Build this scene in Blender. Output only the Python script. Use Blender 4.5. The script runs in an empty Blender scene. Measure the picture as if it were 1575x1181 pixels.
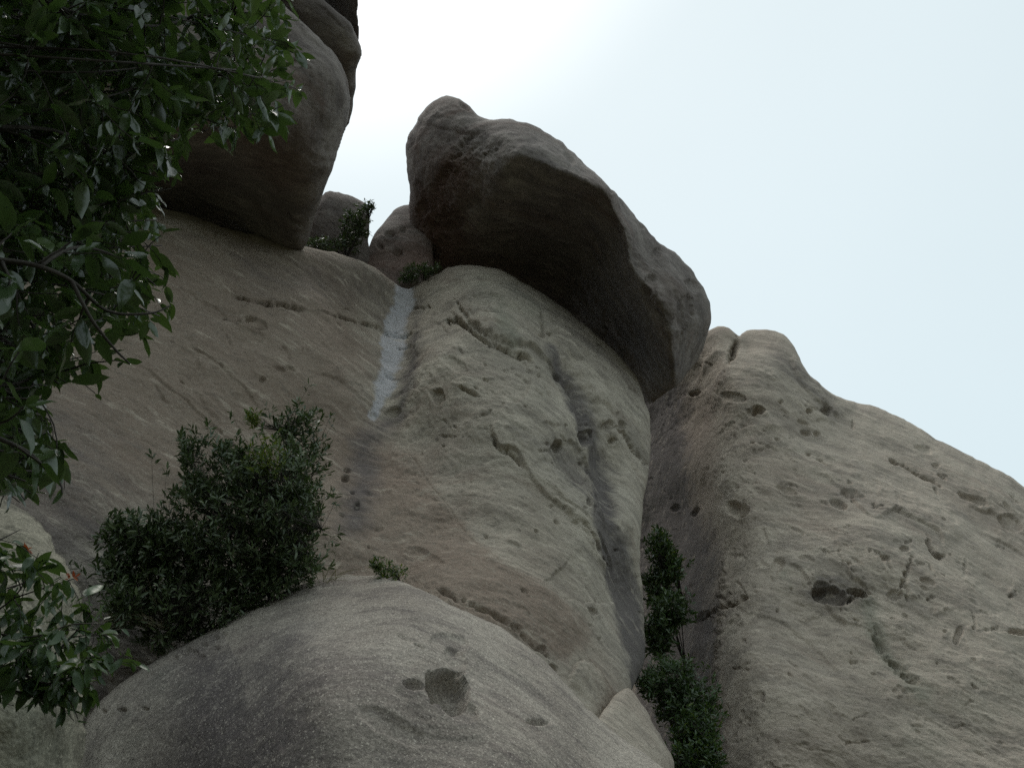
import bpy, math, random
import numpy as np
from mathutils import Vector, Matrix

random.seed(7); rng = np.random.default_rng(7)
scene = bpy.context.scene
col = scene.collection

# ------------------------------------------------------------------ camera
PITCH = math.radians(35.0)
F = 1236.0                      # focal length in pixels of the 1575 px wide photograph
CAM = np.array([0.0, 0.0, 1.6])
FWD = np.array([0.0, math.cos(PITCH), math.sin(PITCH)])
RGT = np.array([1.0, 0.0, 0.0])
UPV = np.array([0.0, -math.sin(PITCH), math.cos(PITCH)])
cd = bpy.data.cameras.new("camera"); cam = bpy.data.objects.new("camera", cd); col.objects.link(cam)
cd.sensor_width = 36.0; cd.lens = 36.0 * F / 1575.0
cd.clip_start = 0.05; cd.clip_end = 3000.0
cam.location = CAM; cam.rotation_euler = (math.radians(90) + PITCH, 0, 0)
scene.camera = cam

# ------------------------------------------------------------------ light
SUN_EL, SUN_AZ = math.radians(72), math.radians(-40)   # sun high behind cloud, above the upper left of the view
w = bpy.data.worlds.new("World"); scene.world = w; w.use_nodes = True
nt = w.node_tree; N = nt.nodes; L = nt.links
bg = N["Background"]
sky = N.new("ShaderNodeTexSky"); sky.sky_type = 'NISHITA'; sky.sun_disc = False
sky.sun_elevation = SUN_EL; sky.sun_rotation = SUN_AZ
sky.air_density = 1.0; sky.dust_density = 3.0; sky.ozone_density = 1.0
tc = N.new("ShaderNodeTexCoord")
sund = Vector((math.sin(SUN_AZ) * math.cos(SUN_EL), math.cos(SUN_AZ) * math.cos(SUN_EL), math.sin(SUN_EL)))
dt = N.new("ShaderNodeVectorMath"); dt.operation = 'DOT_PRODUCT'
L.new(tc.outputs['Generated'], dt.inputs[0]); dt.inputs[1].default_value = sund
# bright cloud veil round the sun
pw = N.new("ShaderNodeMapRange"); pw.inputs['From Min'].default_value = 0.35; pw.inputs['From Max'].default_value = 0.90
L.new(dt.outputs['Value'], pw.inputs['Value'])
pw2 = N.new("ShaderNodeMapRange"); pw2.inputs['From Min'].default_value = 0.88; pw2.inputs['From Max'].default_value = 1.0
pw2.interpolation_type = 'SMOOTHSTEP'
L.new(dt.outputs['Value'], pw2.inputs['Value'])
cn = N.new("ShaderNodeTexNoise"); cn.inputs['Scale'].default_value = 1.6; cn.inputs['Detail'].default_value = 5
cn.inputs['Roughness'].default_value = 0.45
L.new(tc.outputs['Generated'], cn.inputs['Vector'])
cr = N.new("ShaderNodeMapRange"); cr.inputs['From Min'].default_value = 0.3; cr.inputs['From Max'].default_value = 0.7
cr.inputs['To Min'].default_value = 0.97; cr.inputs['To Max'].default_value = 1.03
L.new(cn.outputs['Fac'], cr.inputs['Value'])
cl = N.new("ShaderNodeMix"); cl.data_type = 'RGBA'
cl.inputs['A'].default_value = (6.95, 8.2, 8.55, 1); cl.inputs['B'].default_value = (7.95, 8.95, 9.2, 1)
L.new(pw.outputs[0], cl.inputs['Factor'])
cl2 = N.new("ShaderNodeMix"); cl2.data_type = 'RGBA'; cl2.inputs['B'].default_value = (13, 13.4, 13.4, 1)
L.new(cl.outputs['Result'], cl2.inputs['A']); L.new(pw2.outputs[0], cl2.inputs['Factor']); cl = cl2
mu = N.new("ShaderNodeMix"); mu.data_type = 'RGBA'; mu.blend_type = 'MULTIPLY'; mu.inputs['Factor'].default_value = 1
L.new(cl.outputs['Result'], mu.inputs['A']); L.new(cr.outputs[0], mu.inputs['B'])
mx = N.new("ShaderNodeMix"); mx.data_type = 'RGBA'; mx.inputs['Factor'].default_value = 0.88
L.new(sky.outputs[0], mx.inputs['A']); L.new(mu.outputs['Result'], mx.inputs['B'])
L.new(mx.outputs['Result'], bg.inputs['Color']); bg.inputs['Strength'].default_value = 0.1
sl = bpy.data.lights.new("sun", 'SUN'); sl.energy = 1.2; sl.angle = math.radians(22); sl.color = (1, 0.96, 0.9)
so = bpy.data.objects.new("sun", sl); col.objects.link(so)
so.rotation_euler = sund.to_track_quat('Z', 'Y').to_euler()
so.location = (0, 0, 60)

scene.view_settings.view_transform = 'Standard'; scene.view_settings.look = 'None'
scene.view_settings.exposure = 0.12; scene.view_settings.gamma = 1.0
scene.view_settings.use_curve_mapping = False
scene.render.engine = 'CYCLES'
scene.cycles.use_denoising = False
scene.cycles.max_bounces = 6; scene.cycles.diffuse_bounces = 4
scene.cycles.transmission_bounces = 4; scene.cycles.transparent_max_bounces = 4

def tag(o, label=None, cat=None, group=None, kind=None):
    if label: o['label'] = label
    if cat: o['category'] = cat
    if group: o['group'] = group
    if kind: o['kind'] = kind
    return o

def at(px, py, d):
    """world point seen at pixel (px, py) of the photograph, d metres along the view axis"""
    px = np.asarray(px, float); py = np.asarray(py, float); d = np.asarray(d, float)
    return CAM + d[..., None] * (FWD + RGT * ((px - 787.5) / F)[..., None] + UPV * ((590.5 - py) / F)[..., None])

# ------------------------------------------------------------------ noise
_perm = rng.permutation(512).astype(np.int64)
_perm = np.concatenate([_perm, _perm, _perm])
_g = rng.normal(size=(512, 3)); _g /= np.linalg.norm(_g, axis=1)[:, None]; _g = _g.astype(np.float32)
def perlin(p):
    pi = np.floor(p).astype(np.int64); pf = (p - pi).astype(np.float32); pi &= 255
    u = pf * pf * pf * (pf * (pf * 6 - 15) + 10)
    out = 0
    for dx in (0, 1):
        wx = u[..., 0] if dx else 1 - u[..., 0]
        a = _perm[pi[..., 0] + dx]
        for dy in (0, 1):
            wy = u[..., 1] if dy else 1 - u[..., 1]
            b = _perm[a + pi[..., 1] + dy]
            for dz in (0, 1):
                wz = u[..., 2] if dz else 1 - u[..., 2]
                g = _g[_perm[b + pi[..., 2] + dz]]
                out = out + wx * wy * wz * (g[..., 0] * (pf[..., 0] - dx) + g[..., 1] * (pf[..., 1] - dy) + g[..., 2] * (pf[..., 2] - dz))
    return out * 1.6
def fbm(p, octaves=4, rough=0.5):
    a, s, out = 1.0, 1.0, 0
    for i in range(octaves):
        out = out + a * perlin(p * s + 17.3 * i); a *= rough; s *= 2.03
    return out
def sstep(a, b, x):
    t = np.clip((x - a) / (b - a), 0, 1); return t * t * (3 - 2 * t)

# ------------------------------------------------------------------ rock builder
def spline_closed(pts, step=6.0):
    P = np.array(pts, float); n = len(P); out = []
    for i in range(n):
        p0, p1, p2, p3 = P[(i - 1) % n], P[i], P[(i + 1) % n], P[(i + 2) % n]
        m = max(1, int(np.linalg.norm(p2[:2] - p1[:2]) / step)); m = min(m, 14)
        for k in range(m):
            t = k / m
            a = 0.5 * ((2 * p1) + (-p0 + p2) * t + (2 * p0 - 5 * p1 + 4 * p2 - p3) * t * t + (-p0 + 3 * p1 - 3 * p2 + p3) * t ** 3)
            lin = p1 * (1 - t) + p2 * t
            out.append(a * 0.8 + lin * 0.2)
    return np.array(out)

def polyline(pts, sub=4):
    P = np.array(pts, float); out = []
    for i in range(len(P) - 1):
        p0 = P[max(i - 1, 0)]; p1 = P[i]; p2 = P[i + 1]; p3 = P[min(i + 2, len(P) - 1)]
        for k in range(sub):
            t = k / sub
            out.append(0.5 * ((2 * p1) + (-p0 + p2) * t + (2 * p0 - 5 * p1 + 4 * p2 - p3) * t * t + (-p0 + 3 * p1 - 3 * p2 + p3) * t ** 3))
    out.append(P[-1]); return np.array(out)

def dist_poly(X, Y, P, closed):
    """distance to a polyline, nearest parameter (index), sign of the side, all over a grid"""
    n = len(P); best = np.full(X.shape, 1e9); par = np.zeros(X.shape); side = np.zeros(X.shape)
    nx = np.zeros(X.shape); ny = np.zeros(X.shape); inside = np.zeros(X.shape, bool)
    for i in range(n if closed else n - 1):
        a = P[i]; b = P[(i + 1) % n]; e = b[:2] - a[:2]; l2 = e @ e + 1e-9
        t = np.clip(((X - a[0]) * e[0] + (Y - a[1]) * e[1]) / l2, 0, 1)
        cx = a[0] + t * e[0]; cy = a[1] + t * e[1]
        d = (X - cx) ** 2 + (Y - cy) ** 2
        m = d < best
        best = np.where(m, d, best); par = np.where(m, i + t, par)
        side = np.where(m, np.sign(e[0] * (Y - a[1]) - e[1] * (X - a[0])), side)
        nx = np.where(m, cx, nx); ny = np.where(m, cy, ny)
        if closed:
            c = ((a[1] > Y) != (b[1] > Y))
            xi = a[0] + (Y - a[1]) / ((b[1] - a[1]) + 1e-12) * e[0]
            inside ^= c & (X < xi)
    return np.sqrt(best), par, side, nx, ny, inside

def tps(ctrl, X, Y):
    C = np.array(ctrl, float); S = 300.0
    p = C[:, :2] / S; n = len(p)
    def U(r2): return 0.5 * r2 * np.log(r2 + 1e-9)
    r2 = ((p[:, None] - p[None]) ** 2).sum(-1)
    A = np.zeros((n + 3, n + 3)); A[:n, :n] = U(r2) + 0.002 * np.eye(n)
    A[:n, n] = 1; A[:n, n + 1:] = p; A[n, :n] = 1; A[n + 1:, :n] = p.T
    wv = np.linalg.solve(A, np.concatenate([C[:, 2], [0, 0, 0]]))
    out = wv[n] + wv[n + 1] * X / S + wv[n + 2] * Y / S
    for i in range(n):
        out = out + wv[i] * U((X / S - p[i, 0]) ** 2 + (Y / S - p[i, 1]) ** 2)
    return out

def axis(lo, hi, f0, f1, step):
    a = []; v = max(lo, f0); e = min(hi, f1)
    m = max(2, int((e - v) / step)); core = list(np.linspace(v, e, m + 1))
    left = []; s = step
    x = core[0]
    while x > lo: s *= 1.16; x -= s; left.append(x)
    right = []; s = step; x = core[-1]
    while x < hi: s *= 1.16; x += s; right.append(x)
    return np.array(left[::-1] + core + right)

def blur2(a, n=3):
    for _ in range(n):
        p = np.pad(a, 1, mode='edge')
        a = (p[:-2, 1:-1] + p[2:, 1:-1] + p[1:-1, :-2] + p[1:-1, 2:] + 4 * p[1:-1, 1:-1]) / 8
    return a

# feature kinds:  hole (x, y, rx, ry, rot deg, depth px)   crack (pts, width px, depth px)
#                 ledge (pts, height px, falloff px)  : rock on the left of the running direction stands proud
def feature_height(feats, X, Y, wob, wob2):
    h = np.zeros(X.shape)
    for f in feats:
        if f[0] == 'hole':
            _, x, y, rx, ry, rot, dep = f[:7]
            pad = 2.4 * max(rx, ry)
            m = (abs(X - x) < pad) & (abs(Y - y) < pad)
            if not m.any(): continue
            c, s = math.cos(math.radians(rot)), math.sin(math.radians(rot))
            dx, dy = X[m] - x, Y[m] - y
            u = (dx * c + dy * s) / rx; v = (-dx * s + dy * c) / ry
            r = np.sqrt(u * u + v * v) * (1 + 0.2 * wob[m] + .1 * wob2[m])
            h[m] -= dep * np.sqrt(np.clip(1 - r * r, 0, 1)) ** .8 + 0.12 * dep * np.exp(-((r - 1.2) / 0.5) ** 2) * np.where(v > 0, -1, 0.4)
        elif f[0] == 'crack':
            _, pts, wd, dep = f
            P = polyline(pts); lo = P.min(0) - 30; hi = P.max(0) + 30
            m = (X > lo[0]) & (X < hi[0]) & (Y > lo[1]) & (Y < hi[1])
            if not m.any(): continue
            d, par, sd, _, _, _ = dist_poly(X[m] + 2.5 * wob2[m], Y[m] + 3 * wob[m] + 3.5 * wob2[m], P, False)
            tp = np.clip(np.minimum(par, len(P) - 1 - par) / 2.5, 0.15, 1)
            br = np.clip(0.75 + 0.9 * wob2[m], 0.1, 1.3)
            h[m] -= 1.5 * dep * tp * br * np.exp(-(d / (.85 * wd * tp)) ** 2)
        elif f[0] == 'groove':
            _, pts, wd, dep = f
            P = polyline(pts); lo = P.min(0) - wd * 3; hi = P.max(0) + wd * 3
            m = (X > lo[0]) & (X < hi[0]) & (Y > lo[1]) & (Y < hi[1])
            if not m.any(): continue
            d, par, sd, _, _, _ = dist_poly(X[m], Y[m], P, False)
            h[m] -= dep * sstep(0, 2.5, np.minimum(par, len(P) - 1 - par)) * np.exp(-((d + 5 * wob[m]) / wd) ** 2)
        elif f[0] == 'ledge':
            _, pts, ht, fall = f
            P = polyline(pts); lo = P.min(0) - fall * 2.2; hi = P.max(0) + fall * 2.2
            m = (X > lo[0]) & (X < hi[0]) & (Y > lo[1]) & (Y < hi[1])
            if not m.any(): continue
            d, par, sd, _, _, _ = dist_poly(X[m] + 2 * wob2[m], Y[m] + 4 * wob[m] + 2.4 * wob2[m], P, False)
            tp = sstep(0, 3.0, np.minimum(par, len(P) - 1 - par)) * np.clip(0.85 + 0.35 * wob[m] + .15 * wob2[m], 0.2, 1.3) * .42
            s = d * sd
            prof = np.where(s < 0, np.exp(-(s / fall) ** 2) * sstep(1.8, -1.8, s), sstep(1.8, -1.8, s))
            h[m] += ht * tp * (prof - .35 * np.exp(-((s - 1.2) / 1.7) ** 2))
    return h

def rock(name, outline, ctrl, mat, label, feats=(), step=1.8, thick=6.0, wobble=2.0, strata=1.0, relief=1.0,
         stains_and_shade=(), cat='boulder', sdir=28, edge_k=1.0, frame=(-30, 1605, -30, 1215), default_R=50, seed=0, parent=None, kind=None, pits=0.0, lump=1.0, ctrl2=None, sharp=.12):
    O = [(p[0], p[1], p[2] if len(p) > 2 else default_R) for p in outline]
    P = spline_closed(O)
    q = np.stack([P[:, 0] / 34, P[:, 1] / 34, np.full(len(P), seed * 3.1)], -1)
    P[:, 0] += wobble * fbm(q, 4, .6); P[:, 1] += wobble * fbm(q + 50, 4, .6)
    lo = P.min(0); hi = P.max(0)
    xs = axis(lo[0] - 3, hi[0] + 3, frame[0], frame[1], step); ys = axis(lo[1] - 3, hi[1] + 3, frame[2], frame[3], step)
    X, Y = np.meshgrid(xs, ys)
    d, par, sd, nx, ny, ins = dist_poly(X, Y, P, True)
    used_cell = ins[:-1, :-1] | ins[1:, :-1] | ins[:-1, 1:] | ins[1:, 1:]
    use = np.zeros(X.shape, bool)
    for a, b in ((slice(None, -1), slice(None, -1)), (slice(1, None), slice(None, -1)), (slice(None, -1), slice(1, None)), (slice(1, None), slice(1, None))):
        use[a, b] |= used_cell
    snap = use & ~ins
    X2 = np.where(snap, nx, X); Y2 = np.where(snap, ny, Y)
    sdf = np.where(ins, d, 0.0)
    idx = np.clip(par.astype(int), 0, len(P) - 1); fr = par - idx
    R = P[idx, 2] * (1 - fr) + P[(idx + 1) % len(P), 2] * fr
    R = np.maximum(blur2(R, 40), 1.0)
    t = np.clip(sdf / R, 0, 1)
    infl = R * (1 - np.sqrt(np.clip(1 - (1 - t) ** 2, 0, 1)))
    bl = blur2(infl, 12); wgt = sstep(0, 0.35, t); infl = infl * (1 - wgt) + bl * wgt
    base = tps(ctrl, X2, Y2)
    if ctrl2:                                             # two faces meeting in an edge
        b2 = tps(ctrl2, X2, Y2); base = 0.5 * (base + b2 + np.sqrt((base - b2) ** 2 + sharp ** 2))
    base = np.maximum(base, np.array(ctrl)[:, 2].min() * 0.8)
    D = base * (1 + edge_k * infl / F)
    W = at(X2, Y2, D)
    gu = np.gradient(W, axis=1); gv = np.gradient(W, axis=0)
    nrm = np.cross(gu, gv); ln = np.linalg.norm(nrm, axis=-1)[..., None]; nrm = nrm / np.maximum(ln, 1e-9)
    view = W - CAM; flip = (nrm * view).sum(-1) > 0; nrm[flip] *= -1
    nrm = np.stack([blur2(nrm[..., k], 4) for k in range(3)], -1); nrm /= np.maximum(np.linalg.norm(nrm, axis=-1)[..., None], 1e-9)
    # --- relief
    m_ = use
    w3 = W[m_]; mpp = (D / F)[m_]
    wob = np.zeros(X.shape); wob[m_] = fbm(w3 * 1.7 + seed, 3, .6); wob2 = np.zeros(X.shape); wob2[m_] = fbm(w3 * 5 + seed + 8, 3, .65)
    sa = math.radians(sdir)
    s_al = RGT * math.cos(sa) - UPV * math.sin(sa); s_pe = RGT * math.sin(sa) + UPV * math.cos(sa)
    loc = np.stack([w3 @ s_al, w3 @ s_pe, w3 @ FWD], -1)
    h = 0.14 * lump * fbm(w3 * 0.42 + 5 * seed, 3) + 0.026 * relief * fbm(w3 * 1.9 + 9, 3, .55)
    warp = fbm(loc * np.array([.35, .8, .5]) + 3 * seed, 4, .55)
    patch = sstep(-0.25, 0.5, fbm(w3 * 0.55 + 31 + seed, 3))
    for sc_, am in ((1.15, 0.07), (2.9, 0.036), (6.5, 0.013)):
        ph = (loc[:, 1] + 0.35 * loc[:, 2]) * sc_ + 1.6 * warp * sc_ ** .5 + 0.35 * fbm(loc * np.array([.6, 1, .6]) * sc_, 3, .6)
        fr_ = ph - np.floor(ph)
        saw = fr_ - sstep(0.92, 1.0, fr_)               # slow rise, sharp drop: flaking scarps
        br = sstep(-0.1, 0.55, fbm(loc * np.array([.5, 1.3, .6]) * sc_ * .8 + 7 * sc_, 2))
        h += strata * am * saw * br * (0.25 + 0.75 * patch)
    h *= 1
    st = fbm(loc * np.array([2.2, 9, 5]) + seed, 4, .62)
    h += 0.015 * relief * st * (0.4 + 0.6 * patch) + 0.008 * relief * fbm(w3 * 11, 3, .65)
    if pits:
        pn = fbm(loc * np.array([1.6, 3.4, 2]) + 77 + seed, 3, .55)
        h -= pits * 0.08 * sstep(0.52, 0.85, pn)
    vd = (W - CAM); vd /= np.linalg.norm(vd, axis=-1)[..., None]
    facing = abs((nrm * vd).sum(-1))
    H = np.zeros(X.shape); H[m_] = h * (0.35 + 0.65 * sstep(0.2, 0.65, facing[m_]))
    FH = feature_height(feats, X2, Y2, wob, wob2) * (D / F)
    fade = sstep(0, 10, sdf)
    H = H * (0.3 + 0.7 * fade) + FH * sstep(0, 5, sdf)
    W = W + nrm * H[..., None]
    # --- stains: minerals, water streaks, lichen, plus painted shade on dark faces and recesses
    stc = np.zeros(X.shape + (4,), np.float32)
    for ch, pts, wd, soft, amt in stains_and_shade:
        Pq = polyline([(p[0], p[1], p[2] if len(p) > 2 else wd) for p in pts])
        dd, pp, _, _, _, _ = dist_poly(X2, Y2, Pq, False)
        ii = np.clip(pp.astype(int), 0, len(Pq) - 1)
        wv = Pq[ii, 2]
        v = amt * (1 - sstep(wv - soft * 1.6, wv + soft * 1.6, dd + 7 * wob))
        stc[..., ch] = np.maximum(stc[..., ch], v)
    # --- mesh
    vid = -np.ones(X.shape, int); vid[use] = np.arange(use.sum())
    V = W[use]; SC = stc[use]
    a = vid[:-1, :-1][used_cell]; b = vid[:-1, 1:][used_cell]; c = vid[1:, 1:][used_cell]; e = vid[1:, :-1][used_cell]
    quads = np.stack([a, e, c, b], -1)
    E = np.concatenate([quads[:, [0, 1]], quads[:, [1, 2]], quads[:, [2, 3]], quads[:, [3, 0]]])
    key = np.sort(E, 1); kk = key[:, 0] * (len(V) + 1) + key[:, 1]
    un, ix, ct = np.unique(kk, return_index=True, return_counts=True)
    bE = E[ix[ct == 1]]
    bv = np.unique(bE); remap = -np.ones(len(V), int); remap[bv] = np.arange(len(bv))
    cen = V[bv].mean(0); rings = 7; faces = [quads]
    allV = [V]; allC = [SC]; prev = bv.copy(); base_id = len(V)
    away = cen - CAM; away /= np.linalg.norm(away)
    for k in range(1, rings + 1):
        an = k / rings * math.pi / 2
        pv = cen + (V[bv] - cen) * (math.cos(an) * 0.985 if k < rings else 0.03) + away * thick * math.sin(an)
        pv = pv + 0.15 * np.stack([fbm(pv * .8 + 3, 2), fbm(pv * .8 + 13, 2), fbm(pv * .8 + 23, 2)], -1)
        cur = base_id + np.arange(len(bv)); allV.append(pv); allC.append(SC[bv]); base_id += len(bv)
        i0, i1 = remap[bE[:, 0]], remap[bE[:, 1]]
        faces.append(np.stack([prev[i1], prev[i0], cur[i0], cur[i1]], -1))
        prev = cur
    # close the back with a fan on the centre
    cv = (cen + away * thick)[None]; allV.append(cv); allC.append(np.zeros((1, 4), np.float32))
    i0, i1 = remap[bE[:, 0]], remap[bE[:, 1]]
    tri = np.stack([prev[i1], prev[i0], np.full(len(i0), base_id)], -1)
    VV = np.concatenate(allV); CC = np.concatenate(allC)
    Q = np.concatenate(faces)
    org = np.array([VV[:, 0].mean(), VV[:, 1].mean(), VV[:, 2].min()])
    me = bpy.data.meshes.new(name)
    nq, ntr = len(Q), len(tri)
    me.vertices.add(len(VV)); me.vertices.foreach_set('co', (VV - org).astype(np.float32).ravel())
    me.loops.add(nq * 4 + ntr * 3); me.loops.foreach_set('vertex_index', np.concatenate([Q.ravel(), tri.ravel()]).astype(np.int32))
    me.polygons.add(nq + ntr)
    me.polygons.foreach_set('loop_start', np.concatenate([np.arange(nq) * 4, nq * 4 + np.arange(ntr) * 3]).astype(np.int32))
    me.update(calc_edges=True); me.validate()
    me.polygons.foreach_set('use_smooth', np.ones(len(me.polygons), bool))
    at_ = me.attributes.new('stain_shade', 'FLOAT_COLOR', 'POINT')
    if len(me.vertices) == len(VV): at_.data.foreach_set('color', CC.ravel())
    me.materials.append(mat)
    o = bpy.data.objects.new(name, me); o.location = org; col.objects.link(o)
    if parent: o.parent = parent
    tag(o, label, cat, kind=kind)
    return o

def fractures(zones, n, slope, seed):
    """short cracks, thin flake edges and pocks scattered in the weathered zones (x, y, rx, ry, weight)"""
    r = np.random.default_rng(seed); out = []; wt = np.array([z[4] for z in zones], float); wt /= wt.sum()
    for k in range(n):
        z = zones[r.choice(len(zones), p=wt)]; x = z[0] + r.normal() * z[2] * .6; y = z[1] + r.normal() * z[3] * .6
        ln = 9 + 34 * r.random() ** 2.2; a = math.radians(slope + r.normal() * 16); q = r.random(); c = r.normal() * .3
        pts = [(x, y)]; m = 2 + int(ln / 14)
        for i in range(m): a += c / m + r.normal() * .22; pts.append((pts[-1][0] + math.cos(a) * ln / m, pts[-1][1] + math.sin(a) * ln / m))
        if q < .45: out.append(('crack', pts, r.uniform(1.5, 2.5), r.uniform(2.0, 4.5)))
        elif q < .72: out.append(('ledge', pts, r.uniform(3, 7), r.uniform(8, 22)))
        else: out.append(('hole', x, y, r.uniform(1.8, 5.5), r.uniform(1.4, 3.2), slope, r.uniform(3, 6)))
    return out

# ------------------------------------------------------------------ materials
def rock_mat(name, c_light, c_mid, c_dark, grain=1.0, brown=(0.2, 0.15, 0.11), patch=0.5, bump=1.0, sdir=28, flake=1.0):
    m = bpy.data.materials.new(name); m.use_nodes = True; nt = m.node_tree; N = nt.nodes; L = nt.links
    bs = N["Principled BSDF"]; bs.inputs['Roughness'].default_value = 0.88
    bs.inputs['Specular IOR Level'].default_value = 0.25
    g = N.new("ShaderNodeNewGeometry")
    mp = N.new("ShaderNodeMapping"); mp.vector_type = 'POINT'
    # rotate so that x runs along the foliation
    mp0 = N.new("ShaderNodeMapping"); mp0.inputs['Rotation'].default_value = (-PITCH, -math.radians(sdir), 0)
    L.new(g.outputs['Position'], mp0.inputs['Vector'])
    mp.inputs['Scale'].default_value = (0.22, 1.0, 0.6); L.new(mp0.outputs[0], mp.inputs['Vector'])
    def noise(scale, detail=6, rough=0.6, vec=None, dist=0.0):
        n = N.new("ShaderNodeTexNoise"); n.inputs['Scale'].default_value = scale; n.inputs['Detail'].default_value = detail
        n.inputs['Roughness'].default_value = rough; n.inputs['Distortion'].default_value = dist
        L.new((vec or g.outputs['Position']), n.inputs['Vector']); return n.outputs['Fac']
    def ramp(fac, lo, hi, a=0.0, b=1.0):
        r = N.new("ShaderNodeMapRange"); r.interpolation_type = 'SMOOTHSTEP'
        r.inputs['From Min'].default_value = lo; r.inputs['From Max'].default_value = hi
        r.inputs['To Min'].default_value = a; r.inputs['To Max'].default_value = b
        L.new(fac, r.inputs['Value']); return r.outputs[0]
    def mix(fac, a, b, mode='MIX'):
        x = N.new("ShaderNodeMix"); x.data_type = 'RGBA'; x.blend_type = mode
        for s, v in (('Factor', fac), ('A', a), ('B', b)):
            if isinstance(v, (int, float)): x.inputs[s].default_value = v
            elif isinstance(v, tuple): x.inputs[s].default_value = v + (1,)
            else: L.new(v, x.inputs[s])
        return x.outputs['Result']
    def math_(op, a, b):
        x = N.new("ShaderNodeMath"); x.operation = op
        for i, v in enumerate((a, b)):
            if isinstance(v, (int, float)): x.inputs[i].default_value = v
            else: L.new(v, x.inputs[i])
        return x.outputs[0]
    fol = mp.outputs[0]
    base = mix(ramp(noise(0.55, 5, .55, dist=.4), .32, .68), c_light, c_mid)
    base = mix(math_('MULTIPLY', ramp(noise(2.1, 8, .68, fol, .3), .46, .62), patch), base, c_dark)
    base = mix(ramp(noise(0.23, 3, .5), .5, .72, 0, .45), base, brown)
    # streaks along the foliation
    base = mix(ramp(noise(7.5, 6, .72, fol), .52, .7, 0, .5), base, c_dark)
    base = mix(ramp(noise(1.1, 7, .7, fol, .5), .52, .7, 0, .55), base, brown)
    at_ = N.new("ShaderNodeAttribute"); at_.attribute_name = 'stain_shade'
    sp = N.new("ShaderNodeSeparateColor"); L.new(at_.outputs['Color'], sp.inputs[0])
    pert = math_('MULTIPLY', math_('SUBTRACT', noise(3.2, 8, .72, fol), .5), 1.1)
    def stain_shade(sock, color, base, k=1.0, pk=1.0):
        f = ramp(math_('ADD', sock, math_('MULTIPLY', math_('MULTIPLY', pert, pk), ramp(sock, 0, .35))), .12, .9, 0, k)
        return mix(f, base, color)
    base = stain_shade(at_.outputs['Alpha'], brown, base, .8)
    base = stain_shade(sp.outputs[1], (0.10, 0.085, 0.083), base, .9)
    base = stain_shade(sp.outputs[2], (0.20, 0.205, 0.155), base, .6)
    base = stain_shade(sp.outputs[0], (0.50, 0.49, 0.51), base, .85, .95)
    base = mix(ramp(noise(12, 6, .78, fol), .55, .64, 0, .55), base, c_dark)
    base = mix(ramp(noise(26, 4, .75, fol), .56, .66, 0, .55), base, c_dark)
    base = mix(ramp(noise(19, 5, .75, fol), .36, .28, 0, .5), base, tuple(min(1, v * 1.5) for v in c_light))
    base = mix(ramp(noise(5.0, 5, .7, fol), .3, .46, .32, 0), base, tuple(min(1, v * 1.5) for v in c_light))
    # crystal grain
    gv = N.new("ShaderNodeTexVoronoi"); gv.inputs['Scale'].default_value = 75; L.new(g.outputs['Position'], gv.inputs['Vector'])
    sg = N.new("ShaderNodeSeparateColor"); L.new(gv.outputs['Color'], sg.inputs[0])
    base = mix(ramp(sg.outputs[0], .78, .95, 0, .5 * grain), base, tuple(v * .35 for v in c_mid))
    base = mix(ramp(sg.outputs[1], .88, 1.0, 0, .55 * grain), base, tuple(min(.75, v * 1.9) for v in c_light))
    fine = ramp(noise(34, 4, .7), .3, .7, 1 - .35 * grain, 1 + .3 * grain)
    cmb = N.new("ShaderNodeCombineColor")
    for i in range(3): L.new(fine, cmb.inputs[i])
    base = mix(1.0, base, cmb.outputs[0], 'MULTIPLY')
    L.new(base, bs.inputs['Base Color'])
    hgt = math_('ADD', math_('MULTIPLY', noise(11.0, 8, .75, fol), 0.9), math_('MULTIPLY', noise(36, 5, .75), .4))
    tn = math_('MULTIPLY', noise(1.5, 5, .62, fol, .6), 11.0)
    terr = math_('FRACT', tn, 0.0)
    tmask = ramp(noise(.7, 4, .6), .42, .6)
    hgt = math_('ADD', hgt, math_('MULTIPLY', math_('MULTIPLY', ramp(terr, 0, .07), math_('SUBTRACT', 1.0, terr)), math_('MULTIPLY', tmask, .5 * flake)))
    fleck = ramp(noise(8, 6, .75, fol), .59, .64, 0, .45)
    hgt = math_('SUBTRACT', hgt, fleck)
    bp = N.new("ShaderNodeBump"); bp.inputs['Strength'].default_value = 0.48 * bump; bp.inputs['Distance'].default_value = 0.09
    L.new(hgt, bp.inputs['Height']); L.new(bp.outputs[0], bs.inputs['Normal'])
    return m

M_cliff = rock_mat("cliff_rock", (0.455, 0.40, 0.322), (0.365, 0.315, 0.255), (0.15, 0.127, 0.106), 0.3, (0.215, 0.158, 0.12), sdir=33)
M_right = rock_mat("tan_rock", (0.48, 0.41, 0.33), (0.40, 0.335, 0.27), (0.175, 0.145, 0.122), 0.3, (0.32, 0.25, 0.198), flake=1.2)
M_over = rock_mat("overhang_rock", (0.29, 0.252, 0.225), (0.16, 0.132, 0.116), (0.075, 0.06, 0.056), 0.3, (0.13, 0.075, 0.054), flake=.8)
M_near = rock_mat("granular_rock", (0.40, 0.353, 0.295), (0.30, 0.256, 0.213), (0.115, 0.094, 0.088), 0.8, (0.175, 0.136, 0.12), patch=.5, sdir=35, flake=.15)
M_left = rock_mat("pale_rock", (0.30, 0.27, 0.205), (0.23, 0.205, 0.158), (0.10, 0.09, 0.068), 0.6, (0.16, 0.138, 0.105), patch=.8, flake=.6)

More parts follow.
